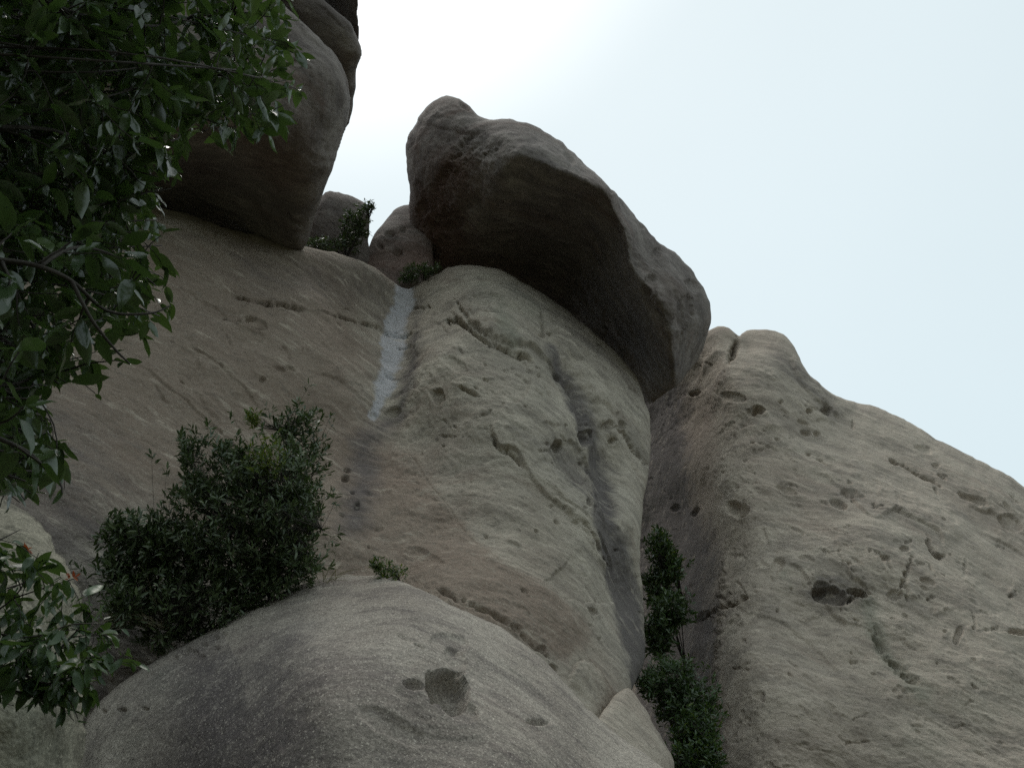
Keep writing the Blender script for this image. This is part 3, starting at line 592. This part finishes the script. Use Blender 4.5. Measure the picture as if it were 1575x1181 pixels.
# ------------------------------------------------------------------ vegetation
def leaf_mat(name, c0, c1, rough=0.33, trans=0.25, tcol=(0.12, 0.2, 0.03), spec=0.5, bump=.25):
    m = bpy.data.materials.new(name); m.use_nodes = True; nt = m.node_tree; N = nt.nodes; L = nt.links
    bs = N["Principled BSDF"]; bs.inputs['Roughness'].default_value = rough; bs.inputs['Specular IOR Level'].default_value = spec
    g = N.new("ShaderNodeNewGeometry"); oi = N.new("ShaderNodeObjectInfo")
    a = N.new("ShaderNodeMath"); a.operation = 'ADD'; L.new(g.outputs['Random Per Island'], a.inputs[0]); L.new(oi.outputs['Random'], a.inputs[1])
    f = N.new("ShaderNodeMath"); f.operation = 'FRACT'; L.new(a.outputs[0], f.inputs[0])
    cr = N.new("ShaderNodeMix"); cr.data_type = 'RGBA'; cr.inputs['A'].default_value = c0 + (1,); cr.inputs['B'].default_value = c1 + (1,)
    L.new(f.outputs[0], cr.inputs['Factor'])
    nz = N.new("ShaderNodeTexNoise"); nz.inputs['Scale'].default_value = 60; L.new(g.outputs['Position'], nz.inputs['Vector'])
    bp = N.new("ShaderNodeBump"); bp.inputs['Distance'].default_value = .004; bp.inputs['Strength'].default_value = bump
    L.new(nz.outputs['Fac'], bp.inputs['Height']); L.new(bp.outputs[0], bs.inputs['Normal'])
    L.new(cr.outputs['Result'], bs.inputs['Base Color'])
    tr = N.new("ShaderNodeBsdfTranslucent"); tr.inputs['Color'].default_value = tcol + (1,)
    ms = N.new("ShaderNodeMixShader"); ms.inputs[0].default_value = trans
    L.new(bs.outputs[0], ms.inputs[1]); L.new(tr.outputs[0], ms.inputs[2]); L.new(ms.outputs[0], N["Material Output"].inputs[0])
    return m
def bark_mat(name, c0, c1):
    m = bpy.data.materials.new(name); m.use_nodes = True; nt = m.node_tree; N = nt.nodes; L = nt.links
    bs = N["Principled BSDF"]; bs.inputs['Roughness'].default_value = .9
    g = N.new("ShaderNodeNewGeometry"); nz = N.new("ShaderNodeTexNoise"); nz.inputs['Scale'].default_value = 18; nz.inputs['Detail'].default_value = 6
    L.new(g.outputs['Position'], nz.inputs['Vector'])
    cr = N.new("ShaderNodeMix"); cr.data_type = 'RGBA'; cr.inputs['A'].default_value = c0 + (1,); cr.inputs['B'].default_value = c1 + (1,)
    L.new(nz.outputs['Fac'], cr.inputs['Factor']); L.new(cr.outputs['Result'], bs.inputs['Base Color'])
    bp = N.new("ShaderNodeBump"); bp.inputs['Distance'].default_value = .01; L.new(nz.outputs['Fac'], bp.inputs['Height']); L.new(bp.outputs[0], bs.inputs['Normal'])
    return m
M_leaf = leaf_mat("glossy_leaf", (0.024, 0.044, 0.016), (0.058, 0.088, 0.03), .26, .2, (0.09, 0.16, 0.03), .8)
M_leaf2 = leaf_mat("shrub_leaf", (0.022, 0.048, 0.018), (0.055, 0.095, 0.032), .38, .22, (0.09, 0.16, 0.03))
M_leafb = leaf_mat("narrow_leaf", (0.040, 0.062, 0.028), (0.10, 0.13, 0.055), .4, .15, (0.08, 0.14, 0.03))
M_leafy = leaf_mat("yellow_green_leaf", (0.055, 0.085, 0.015), (0.09, 0.13, 0.022), .45, .3, (0.2, 0.26, 0.03))
M_leafc = leaf_mat("fresh_leaf", (0.02, 0.042, 0.014), (0.05, 0.092, 0.026), .42, .2, (0.10, 0.17, 0.03))
M_red = leaf_mat("red_leaf", (0.26, 0.05, 0.02), (0.38, 0.12, 0.03), .45, .25, (0.35, 0.08, 0.02))
M_yel = leaf_mat("yellow_leaf", (0.35, 0.3, 0.03), (0.42, 0.36, 0.04), .4, .3, (0.5, 0.4, 0.03))
M_straw = leaf_mat("straw_blade", (0.16, 0.15, 0.08), (0.28, 0.24, 0.15), .6, .2, (0.2, 0.2, 0.08))
M_bark = bark_mat("dark_bark", (0.02, 0.016, 0.012), (0.055, 0.045, 0.035))

def leaf_template(wid=0.42, fold=0.10, droop=0.18, twist=0.0, blunt=0.0, ns=6):
    ts = np.linspace(0, 1, ns + 1); V = []; Fc = []
    for t in ts:
        wdt = wid * 0.5 * (math.sin(math.pi * t ** (0.85)) ** (0.8)) * (1 + blunt * t)
        z = -droop * t * t + 0.03 * math.sin(9 * t)
        tw = twist * t
        for s in (-1, 0, 1):
            x = s * wdt; zz = z + abs(s) * fold * wdt / (wid * .5 + 1e-6) * .6
            V.append((x * math.cos(tw), t, zz + x * math.sin(tw)))
    V = np.array(V); V[:, 1] += 0.10                     # gap taken by the stalk
    for i in range(ns):
        for s in (0, 1):
            a = i * 3 + s; Fc.append((a, a + 1, a + 4, a + 3))
    n = len(V)
    V = np.concatenate([V, [(-.012, 0, .0), (.012, 0, .0), (.010, .14, .0), (-.010, .14, .0)]])
    Fc.append((n, n + 1, n + 2, n + 3))
    return V, np.array(Fc)

def basis(ax, nr):
    ax = ax / np.linalg.norm(ax, axis=-1)[..., None]
    x = np.cross(ax, nr); x /= np.maximum(np.linalg.norm(x, axis=-1)[..., None], 1e-6)
    z = np.cross(x, ax)
    return np.stack([x, ax, z], -1)                       # columns

def leaves_mesh(name, tmpl, pos, ax, nr, size, mats, midx, parent, kind=None):
    """many leaves as one mesh"""
    B = basis(ax, nr); n = len(pos); nv = len(tmpl[0][0])
    which = rng.integers(0, len(tmpl), n)
    T = np.stack([t[0] for t in tmpl])[which] * size[:, None, None]
    V = np.einsum('nij,nvj->nvi', B, T) + pos[:, None]
    Fq = tmpl[0][1][None] + (np.arange(n) * nv)[:, None, None]
    org = V.reshape(-1, 3).mean(0) if parent is None else np.array(parent.location)
    me = bpy.data.meshes.new(name); Q = Fq.reshape(-1, 4); VV = V.reshape(-1, 3) - org
    me.vertices.add(len(VV)); me.vertices.foreach_set('co', VV.astype(np.float32).ravel())
    me.loops.add(Q.size); me.loops.foreach_set('vertex_index', Q.astype(np.int32).ravel())
    me.polygons.add(len(Q)); me.polygons.foreach_set('loop_start', (np.arange(len(Q)) * 4).astype(np.int32))
    me.polygons.foreach_set('material_index', np.repeat(midx, len(tmpl[0][1])).astype(np.int32))
    me.update(calc_edges=True); me.polygons.foreach_set('use_smooth', np.ones(len(Q), bool))
    for m in mats: me.materials.append(m)
    o = bpy.data.objects.new(name, me); col.objects.link(o)
    if parent is None: o.location = org
    else: o.parent = parent
    if kind: o['kind'] = kind
    return o

def tubes(name, paths, mat, parent, sides=5, kind=None):
    """paths: list of (points n x 3, radii n) joined as one mesh"""
    V = []; Q = []; base = 0
    for P, R in paths:
        P = np.asarray(P, float); n = len(P)
        T = np.gradient(P, axis=0); T /= np.maximum(np.linalg.norm(T, axis=1)[:, None], 1e-9)
        ref = np.array([0.3, 0.2, 1.0]); u = np.cross(T, ref); u /= np.maximum(np.linalg.norm(u, axis=1)[:, None], 1e-9); v = np.cross(T, u)
        for i in range(n):
            for k in range(sides):
                an = 2 * math.pi * k / sides
                V.append(P[i] + R[i] * (u[i] * math.cos(an) + v[i] * math.sin(an)))
        for i in range(n - 1):
            for k in range(sides):
                a = base + i * sides + k; b = base + i * sides + (k + 1) % sides
                Q.append((a, b, b + sides, a + sides))
        Q.append(tuple(base + k for k in range(sides))[::-1]); Q.append(tuple(base + (n - 1) * sides + k for k in range(sides)))
        base += n * sides
    org = np.array(parent.location) if parent else np.zeros(3)
    me = bpy.data.meshes.new(name); me.from_pydata([tuple(p - org) for p in V], [], Q)
    me.polygons.foreach_set('use_smooth', [True] * len(Q)); me.materials.append(mat)
    o = bpy.data.objects.new(name, me); col.objects.link(o)
    if parent: o.parent = parent
    if kind: o['kind'] = kind
    return o

def root_empty(name, loc, label, cat, group=None):
    e = bpy.data.objects.new(name, None); e.location = loc; e.empty_display_size = .2; col.objects.link(e)
    tag(e, label, cat, group); return e

def unit(v): return v / max(np.linalg.norm(v), 1e-9)
def rv(): return unit(rng.normal(size=3))

def spray(limbs, twig_len, leaf_len, per_m, tip_leaves, droop=.3, keep=None, start=0.0):
    """twigs and leaves growing from limbs (n x 3 point lists): returns twig paths and leaf arrays"""
    paths = []; pos = []; ax = []; nr = []; sz = []
    for Lb, r0 in limbs:
        seg = np.linalg.norm(np.diff(Lb, axis=0), axis=1); cum = np.concatenate([[0], np.cumsum(seg)]); tot = cum[-1]
        n = max(2, int(tot * (1 - start) * per_m)); ss = start * tot + np.sort(rng.random(n)) * tot * (1 - start); ss[-1] = tot * .999
        for s in ss:
            i = min(np.searchsorted(cum, s, side='right') - 1, len(seg) - 1); t = (s - cum[i]) / max(seg[i], 1e-9)
            p = Lb[i] * (1 - t) + Lb[i + 1] * t; T = unit(Lb[i + 1] - Lb[i])
            dr = unit(T * .55 + rv() * .9 + np.array([0, 0, -.1])) if s < tot * .99 else unit(T + .2 * rv())
            ln = twig_len * (0.5 + rng.random() * .8)
            m = 6; Pt = [p]; dcur = dr.copy()
            for k in range(m):
                dcur = unit(dcur + .22 * rv() + np.array([0, 0, -.06])); Pt.append(Pt[-1] + dcur * ln / m)
            Pt = np.array(Pt)
            if keep is not None and not keep(Pt[-1]): continue
            paths.append((Pt, np.linspace(max(.0018, r0 * .45), .0014, m + 1)))
            nl = int(4 + rng.random() * 4)
            for q in range(nl + tip_leaves):
                tt = 1.0 if q >= nl else (0.2 + .78 * q / nl)
                f_ = tt * m; k = min(int(f_), m - 1); pp = Pt[k] * (1 - (f_ - k)) + Pt[k + 1] * (f_ - k)
                Td = unit(Pt[k + 1] - Pt[k])
                a_ = unit(Td * (.6 if q < nl else .75) + .85 * rv() + np.array([0, 0, -droop]))
                pos.append(pp); ax.append(a_)
                nr.append(unit(np.array([0, 0, 1.0]) + .75 * rv())); sz.append(leaf_len * (.42 + .85 * rng.random() ** 1.3))
    return paths, np.array(pos), np.array(ax), np.array(nr), np.array(sz)

def limb(pts, sub=5):
    P = polyline([tuple(at(p[0], p[1], p[2])) for p in pts], sub); return P
def in_poly(px, py, poly):
    c = False; px = px + rng.normal() * 9; py = py + rng.normal() * 9
    for i in range(len(poly)):
        a, b = poly[i], poly[(i + 1) % len(poly)]
        if (a[1] > py) != (b[1] > py) and px < a[0] + (py - a[1]) / (b[1] - a[1]) * (b[0] - a[0]): c = not c
    return c
def project(p):
    q = np.asarray(p) - CAM; d = q @ FWD; return 787.5 + F * (q @ RGT) / d, 590.5 - F * (q @ UPV) / d, d

BROAD = [leaf_template(.40, .10, .12), leaf_template(.44, .14, .28, .3), leaf_template(.36, .06, .05, -.3), leaf_template(.42, .18, .38, .1)]
SMALL = [leaf_template(.34, .1, .1, ns=3), leaf_template(.30, .1, .25, ns=3)]
NARROW = [leaf_template(.24, .06, .1, ns=3, blunt=.4), leaf_template(.22, .05, .2, ns=3, blunt=.5)]

def put_leaves(parent, tmpl, pos, ax, nr, sz, mats, mi, n_obj=296):
    """the n_obj leaves that show largest become parts of their own, the rest one part"""
    pr = [project(p) for p in pos]
    sc_ = np.array([(s / d if (-30 < x < 1605 and -30 < y < 1211) else 0) for (x, y, d), s in zip(pr, sz)])
    order = np.argsort(-sc_); big = order[:n_obj]; rest = order[n_obj:]
    meshes = {}
    B = basis(ax, nr); base = np.array(parent.location)
    for i in big:
        v = int(rng.integers(0, len(tmpl))); key = (v, int(mi[i]))
        if key not in meshes:
            me = bpy.data.meshes.new('leaf'); me.from_pydata(tmpl[v][0].tolist(), [], tmpl[v][1].tolist())
            me.polygons.foreach_set('use_smooth', [True] * len(me.polygons)); me.materials.append(mats[mi[i]]); meshes[key] = me
        o = bpy.data.objects.new('leaf', meshes[key]); col.objects.link(o); o.parent = parent
        M = Matrix(B[i].tolist()).to_4x4() @ Matrix.Diagonal((sz[i], sz[i], sz[i], 1))
        M.translation = Vector((pos[i] - base).tolist()); o.matrix_local = M
    if len(rest):
        leaves_mesh('foliage', tmpl, pos[rest], ax[rest], nr[rest], sz[rest], mats, mi[rest], parent, 'stuff')

# --- the broad-leaved tree whose crown fills the upper left corner
tree_base = np.array([-2.5, 0.9, 0.0])
tree = root_empty('broadleaf_tree', tree_base, 'dark glossy broad-leaved tree reaching in from the left, crown filling the upper left corner', 'tree')
trunk_top = np.array([-2.2, 1.5, 3.6])
tp_ = polyline([tuple(tree_base - [0, 0, .2]), tuple(tree_base + [.05, .1, 1.0]), (-2.3, 1.2, 2.2), tuple(trunk_top), (-2.0, 1.9, 4.6)], 5)
tubes('trunk', [(tp_, np.linspace(.13, .05, len(tp_)))], M_bark, tree, 10)
REG = [(-260, -160), (250, -160), (415, -60), (470, 60), (475, 160), (445, 225), (350, 240), (305, 190), (262, 300), (262, 420), (275, 500), (262, 540), (205, 610), (130, 590), (128, 520), (112, 600), (70, 590), (60, 640), (105, 700), (90, 770), (30, 760), (-60, 800), (-260, 700)]
main = [
    ([(-330, 40), (-100, 60), (60, 60), (200, 90), (300, 112), (380, 128), (436, 132)], [1.9, 1.9, 1.9, 2.1, 2.6, 3.1, 3.3]),
    ([(-330, 330), (-150, 385), (0, 400), (60, 410), (110, 432), (165, 478), (230, 482), (262, 470)], [1.6] * 4 + [1.65, 1.7, 1.75, 1.8]),
    ([(110, 432), (140, 490), (175, 535), (200, 560)], [1.65, 1.65, 1.68, 1.7]),
    ([(-330, 250), (-100, 310), (0, 325), (130, 320), (250, 290)], [1.8, 1.8, 1.9, 2.1, 2.3]),
    ([(-330, 150), (-100, 190), (80, 200), (170, 235), (270, 215)], [1.7, 1.7, 1.9, 2.2, 2.5]),
    ([(-330, -100), (-100, -60), (60, 0), (150, 30), (240, 40), (330, 20), (400, 20)], [1.6, 1.6, 1.8, 2.0, 2.3, 2.7, 3.0]),
    ([(-330, 480), (-100, 560), (0, 592), (60, 578), (100, 570)], [1.8, 1.8, 1.9, 2.0, 2.0]),
    ([(-330, 560), (-100, 640), (0, 675), (50, 700), (80, 735)], [1.5, 1.5, 1.5, 1.55, 1.6]), ([(-330, 620), (-100, 690), (-20, 720), (40, 740)], [1.7, 1.7, 1.7, 1.7]), ([(-330, 440), (-100, 500), (0, 520), (50, 560), (90, 590)], [1.9, 1.9, 1.9, 2, 2]), ([(-330, 400), (-100, 440), (40, 500), (60, 540)], [2.1, 2.1, 2.1, 2.1]),
    ([(200, 90), (260, 150), (300, 165), (350, 215)], [2.1, 2.5, 2.8, 3.1]), ([(300, 112), (350, 165), (400, 175), (440, 160)], [2.6, 3.0, 3.2, 3.3]),
    ([(300, 112), (340, 80), (390, 60), (430, 80)], [2.6, 2.9, 3.1, 3.3]), ([(60, 410), (120, 380), (190, 400), (240, 440)], [1.65, 1.8, 1.9, 1.95]),
    ([(0, 400), (30, 460), (60, 520), (90, 560)], [1.6, 1.75, 1.9, 1.95])]
limbs = []
for pts, ds in main:
    P3 = limb([(a, b, c) for (a, b), c in zip(pts, ds)])
    r = .0075 if pts[0][0] < -200 else .0045
    limbs.append((P3, r))
    o = tubes('branch', [(P3, np.linspace(r, .0016, len(P3)))], M_bark, tree, 6)
stems = []
for (P3, r) in limbs:
    if r > .007:
        s0 = tp_[rng.integers(12, len(tp_))]; mid = (s0 + P3[0]) / 2 + .08 * rv()
        stems.append((polyline([tuple(s0), tuple(mid), tuple(P3[0])], 4), np.linspace(.03, .0115, 9)))
tubes('limb', stems, M_bark, tree, 7)
extra = []
for k in range(128):
    y0 = rng.uniform(-120, 430); x1 = rng.uniform(20, 250) if k % 4 else rng.uniform(180, 400); y1 = y0 + rng.uniform(-60, 90)
    if k > 84: y0 = rng.uniform(500, 730); x1 = rng.uniform(0, 90); y1 = y0 + rng.uniform(-10, 50)
    if x1 > 262: y1 = min(max(y1, -60), 120)
    if not in_poly(x1, y1, REG): continue
    d0 = rng.uniform(1.7, 2.6); extra.append((limb([(-300, y0, d0), (x1 * .4, (y0 + y1) / 2 + rng.uniform(-20, 20), d0 + .1), (x1, y1, d0 + rng.uniform(.1, .8))], 4), .004))
keep = lambda p: in_poly(*project(p)[:2], REG)
p1, a1, b1, c1, s1 = spray(limbs, .17, .076, 20, 3, .35, keep, .25)
p2, a2, b2, c2, s2 = spray(extra, .20, .074, 12, 3, .3, keep, .3)
tubes('twigs', [(P, np.linspace(.004, .002, len(P))) for P, _ in extra] + p1 + p2, M_bark, tree, 4, 'stuff')
pos = np.concatenate([a1, a2]); ax_ = np.concatenate([b1, b2]); nr_ = np.concatenate([c1, c2]); sz_ = np.concatenate([s1, s2])
ok = np.array([in_poly(*project(p + a * s * .8)[:2], REG) for p, a, s in zip(pos, ax_, sz_)])
pos, ax_, nr_, sz_ = pos[ok], ax_[ok], nr_[ok], sz_[ok]
print('tree leaves', len(pos))
mi = (rng.random(len(pos)) < .12).astype(int); mi[rng.integers(0, len(pos), 2)] = 2
put_leaves(tree, BROAD, pos, ax_, nr_, sz_, [M_leaf, M_leafc, M_yel], mi)
# unseen part of its crown outside the picture, added to darken the left
lf = 1500; pp = np.array([-3.4, 1.4, 4.4]) + rng.normal(size=(lf, 3)) * np.array([1.0, 1.1, 1.0])
okk = np.array([project(p)[0] < -60 or project(p)[2] < 0 for p in pp]); pp = pp[okk]
leaves_mesh('crown', BROAD, pp, np.array([unit(rv() + [0, 0, -.3]) for _ in pp]), np.array([unit(np.array([0, 0, 1.]) + .7 * rv()) for _ in pp]), rng.uniform(.08, .16, len(pp)), [M_leaf], np.zeros(len(pp), int), tree, 'stuff')

# --- shrub in the lower left corner
sh_base = np.array([-2.9, 3.2, 0.0])
shrub = root_empty('broadleaf_shrub', sh_base, 'leafy lower-left shrub with orange-red leaf tufts before the corner boulder', 'shrub')
REG2 = [(-200, 830), (20, 800), (60, 820), (95, 880), (150, 890), (170, 930), (180, 975), (165, 1000), (225, 1015), (225, 1035), (165, 1055), (135, 1110), (90, 1115), (60, 1085), (-10, 1075), (-200, 1100)]
lm = []
for pts in ([(-250, 1090, 3.5), (-60, 1070, 3.5), (20, 1050, 3.5), (90, 1000, 3.5), (150, 930, 3.6)], [(-250, 1000, 3.5), (-60, 960, 3.5), (20, 920, 3.6), (60, 850, 3.7)],
            [(20, 1050, 3.5), (90, 1045, 3.4), (150, 1030, 3.4), (205, 1026, 3.4)], [(20, 920, 3.6), (80, 900, 3.6), (120, 888, 3.6)], [(-60, 960, 3.5), (40, 980, 3.4), (110, 960, 3.4), (160, 960, 3.5)],
            [(-250, 1080, 3.4), (-30, 1060, 3.4), (45, 1066, 3.4), (82, 1064, 3.4)], [(-60, 860, 3.3), (0, 830, 3.4), (30, 815, 3.5)], [(20, 1050, 3.5), (70, 1050, 3.4), (105, 1075, 3.35), (120, 1105, 3.3)]):
    P3 = limb(pts); lm.append((P3, .008 if pts[0][0] < -200 else .004)); tubes('branch', [(P3, np.linspace(lm[-1][1], .002, len(P3)))], M_bark, shrub, 6)
st = []
for P3, r in lm:
    if r > .007: st.append((polyline([tuple(sh_base - [0, 0, .1]), tuple(sh_base * .5 + P3[0] * .5 + [-.1, 0, .1]), tuple(P3[0])], 5), np.linspace(.03, .0085, 11)))
tubes('stem', st, M_bark, shrub, 7)
keep2 = lambda p: in_poly(*project(p)[:2], REG2)
p1, a1, b1, c1, s1 = spray(lm, .24, .095, 34, 3, .35, keep2, .1)
tubes('twigs', p1, M_bark, shrub, 4, 'stuff')
ok = np.array([in_poly(*project(p + a * s * .7)[:2], REG2) for p, a, s in zip(a1, b1, s1)])
a1, b1, c1, s1 = a1[ok], b1[ok], c1[ok], s1[ok]
red = []
for (x, y) in ((110, 886), (42, 846)):
    for k in range(7):
        q = at(x + rng.uniform(-5, 5), y + rng.uniform(-3, 3), 3.45); a1 = np.concatenate([a1, q[None]]); b1 = np.concatenate([b1, unit(rv() + np.array([0, 0, .6]))[None]])
        c1 = np.concatenate([c1, rv()[None]]); s1 = np.concatenate([s1, [.022 + .012 * rng.random()]]); red.append(len(s1) - 1)
mi = (rng.random(len(a1)) < .25).astype(int); mi[red] = 2
print('shrub leaves', len(a1))
put_leaves(shrub, BROAD, a1, b1, c1, s1, [M_leaf2, M_leafc, M_red], mi)

# --- shrubs of small leaves growing on the rock
def bush(name, root, lobes, tips, leaf_len, per_tip, tmpl, mats, mprob, label, up=.5, stem_r=.02, sprig=.3, shell=.45, cat='shrub', group=None):
    """lobes: (px, py, d, rx px, ry px, rz m, weight)"""
    R0 = at(*root); e = root_empty(name, R0, label, cat, group)
    wts = np.array([l[6] if len(l) > 6 else l[3] * l[4] for l in lobes], float); wts /= wts.sum()
    T = []; out = []
    for k in range(tips):
        l = lobes[rng.choice(len(lobes), p=wts)]
        v = rv(); v = v * (shell + (1 - shell) * rng.random()) ** .7 * (.92 + .5 * perlin(np.array([v * 2.3 + k % 3 + 40]))[0] + .15 * abs(rng.normal()) ** 1.5)
        T.append(at(l[0] + v[0] * l[3], l[1] - v[2] * l[4], l[2] + v[1] * l[5])); c = at(l[0], l[1], l[2]); out.append(unit(T[-1] - c))
    T = np.array(T); out = np.array(out)
    # a few main stems, every tip grows from the nearest one
    nm = 9; sel = T[rng.choice(len(T), nm, replace=False)]; mains = []
    for s in sel:
        m1 = R0 * .6 + s * .4 + np.array([0, 0, .12]) * np.linalg.norm(s - R0); mains.append(polyline([tuple(R0), tuple(m1), tuple(s)], 6))
    for P in mains: tubes('stem', [(P, np.linspace(stem_r, stem_r * .25, len(P)))], M_bark, e, 5)
    allp = np.concatenate([P[3:] for P in mains]); tw = []; pos = []; ax = []; nr = []
    for t, o in zip(T, out):
        j = np.argmin(((allp - t) ** 2).sum(1) + .3 * ((allp[:, 2] > t[2]) * 1.0)); a = allp[j]
        P = polyline([tuple(a), tuple(a * .4 + t * .6 - np.array([0, 0, .05])), tuple(t)], 3); tw.append((P, np.linspace(stem_r * .22, stem_r * .1, len(P))))
        g_ = unit(t - P[-2] + 1e-6); d0 = unit(g_ * .4 + o * .5 + np.array([0, 0, up]) + .3 * rv())
        n = max(3, int(per_tip * (.7 + .6 * rng.random())))
        for q in range(n):
            f_ = rng.random() * sprig
            pos.append(t - d0 * f_ * leaf_len * 5); ax.append(unit(d0 * .75 + .8 * rv())); nr.append(unit(d0 + .8 * rv()))
    tubes('twigs', tw, M_bark, e, 3, 'stuff')
    n = len(pos); mi = (rng.random(n) < mprob).astype(int) if np.isscalar(mprob) else np.array([int(mprob(p)) for p in pos])
    leaves_mesh('foliage', tmpl, np.array(pos), np.array(ax), np.array(nr), leaf_len * rng.uniform(.65, 1.2, n), mats, mi, e, 'stuff')
    return e
def yel(p):
    x, y, d = project(p); return rng.random() < 1.1 * math.exp(-((x - 412) / 30) ** 2 - ((y - 705) / 38) ** 2) - .08
bush('narrow_leaved_shrub', (330, 1010, 11.3), [(360, 810, 11.3, 122, 120, .9), (455, 800, 11.3, 42, 50, .4), (330, 725, 11.3, 66, 64, .5), (280, 850, 11.2, 70, 70, .5), (420, 745, 11.1, 66, 85, .6), (300, 880, 11.2, 95, 80, .6), (420, 850, 11.2, 80, 65, .6), (330, 930, 10.9, 90, 50, .4), (430, 880, 11.0, 60, 34, .4), (250, 950, 10.8, 55, 48, .4), (285, 690, 11.3, 16, 32, .2, 700)],
     2200, .108, 10, NARROW, [M_leafb, M_leafy], yel, 'large dark bushy shrub with a yellow-green patch, rooted in the gap behind the foreground boulder', up=.7)
bush('narrow_leaved_shrub', (455, 905, 12.3), [(470, 700, 12.4, 45, 78, .5), (455, 650, 12.4, 52, 26, .4), (472, 780, 12.3, 26, 60, .4), (388, 640, 12.3, 14, 13, .15, 500)],
     330, .105, 8, NARROW, [M_leafb, M_leafy], lambda p: project(p)[0] < 402 and project(p)[1] < 662, 'open grey-green shrub rising behind the right side of the large dark bush', up=.6, shell=.3)
bush('narrow_leaved_shrub', (235, 960, 11.0), [(215, 822, 11.2, 62, 42, .4), (175, 810, 11.2, 30, 28, .3), (200, 880, 11.1, 60, 50, .4), (190, 935, 10.6, 36, 40, .3)],
     360, .13, 9, NARROW, [M_leafb], 0., 'low spreading shrub left of the large dark bush, above the straw-coloured grass', up=.3, shell=.2)
bush('small_shrub', (615, 893, 11.6), [(605, 876, 11.4, 26, 16, .25), (578, 866, 11.4, 9, 12, .1, 200)], 70, .07, 7, SMALL, [M_leafc, M_leafy], .3, 'tiny bright green plant on the crest of the foreground boulder', up=.5, stem_r=.008)
bush('small_shrub', (530, 405, 24.2), [(545, 352, 24.5, 24, 32, .6), (563, 322, 24.4, 13, 14, .4), (505, 375, 24.2, 32, 12, .6)], 260, .14, 7, SMALL, [M_leafb], 0., 'dark shrub standing against the sky in the notch beside the upper left boulder', up=.3, stem_r=.03)
bush('small_shrub', (650, 440, 24.4), [(650, 414, 24.1, 30, 11, .4), (625, 426, 24.0, 14, 7, .3)], 110, .12, 7, SMALL, [M_leafb, M_leafc], .2, 'low dark shrub under the left foot of the jutting boulder, above the white streak', up=.3, stem_r=.02)
G3 = 'green shrubs growing in the cleft between the two cliffs'
bush('cleft_shrub', (1050, 925, 23.5), [(1016, 835, 20.6, 20, 24, .7), (1030, 870, 20.4, 26, 26, .6), (1012, 900, 20.3, 22, 30, .6)], 330, .16, 9, SMALL, [M_leafc, M_leafb, M_leafy], lambda p: 2 if rng.random() < .12 else int(rng.random() < .4), 'topmost green shrub in the cleft between the cliffs', group=G3)
bush('cleft_shrub', (1055, 1030, 21), [(1032, 938, 18.8, 30, 30, .6), (1012, 975, 18.4, 24, 34, .5)], 380, .15, 9, SMALL, [M_leafc, M_leafb], .6, 'second shrub down the cleft, darker, between the topmost and the widest shrub', group=G3)
bush('cleft_shrub', (1035, 1120, 15.5), [(1030, 1045, 15.4, 44, 34, .6), (1055, 1085, 15.2, 48, 44, .6), (1000, 1050, 15, 26, 16, .3)], 520, .12, 9, SMALL, [M_leafc, M_leafb], .35, 'widest bright green shrub in the cleft just above the smooth rock wedge', group=G3)
bush('cleft_shrub', (1070, 1240, 14.2), [(1070, 1130, 14.4, 42, 40, .5), (1072, 1175, 14.0, 44, 44, .5)], 520, .11, 9, SMALL, [M_leafc, M_leafy], .12, 'lowest shrub of the cleft, right of the smooth rock wedge at the picture bottom', group=G3)

# --- grasses: arching blades
def grass(name, root, n, ln, spread, label, mat=M_straw, lean=0.0, rw=.006):
    R0 = at(*root); V = []; Q = []
    for k in range(n):
        an = rng.uniform(0, 2 * math.pi); d = unit(np.array([math.cos(an) * spread + lean, math.sin(an) * spread * .6, 1.0])); p = R0 + np.array([rng.normal() * .08, rng.normal() * .05, 0])
        L_ = ln * rng.uniform(.5, 1.1); side = unit(np.cross(d, np.array([rng.normal() * .3, 1, 0]))); m = 9; b = len(V)
        for i in range(m + 1):
            wd = rw * (1 - (i / m) ** 1.5) + .0008
            V += [tuple(p - side * wd - R0), tuple(p + np.array([0, 0, wd * .5]) - R0), tuple(p + side * wd - R0)]
            d = unit(d + np.array([d[0] * .09, d[1] * .09, -.15])); p = p + d * L_ / m
        for i in range(m):
            for s in (0, 1):
                a = b + i * 3 + s; Q.append((a, a + 1, a + 4, a + 3))
    me = bpy.data.meshes.new(name); me.from_pydata(V, [], Q); me.materials.append(mat)
    o = bpy.data.objects.new(name, me); o.location = R0; col.objects.link(o); tag(o, label, 'grass'); return o
grass('grass_tussock', (240, 965, 10.6), 46, 1.0, .9, 'straw-coloured arching grass tussock beside the large dark bush', lean=-.9)
grass('grass_tussock', (1035, 1030, 15.0), 22, .55, .5, 'thin upright green grass on top of the widest cleft shrub', M_leafc, rw=.009)
grass('grass_tussock', (500, 900, 11.3), 18, .8, .7, 'few thin pale stalks right of the large dark bush, over the boulder crest', lean=.4, rw=.004)
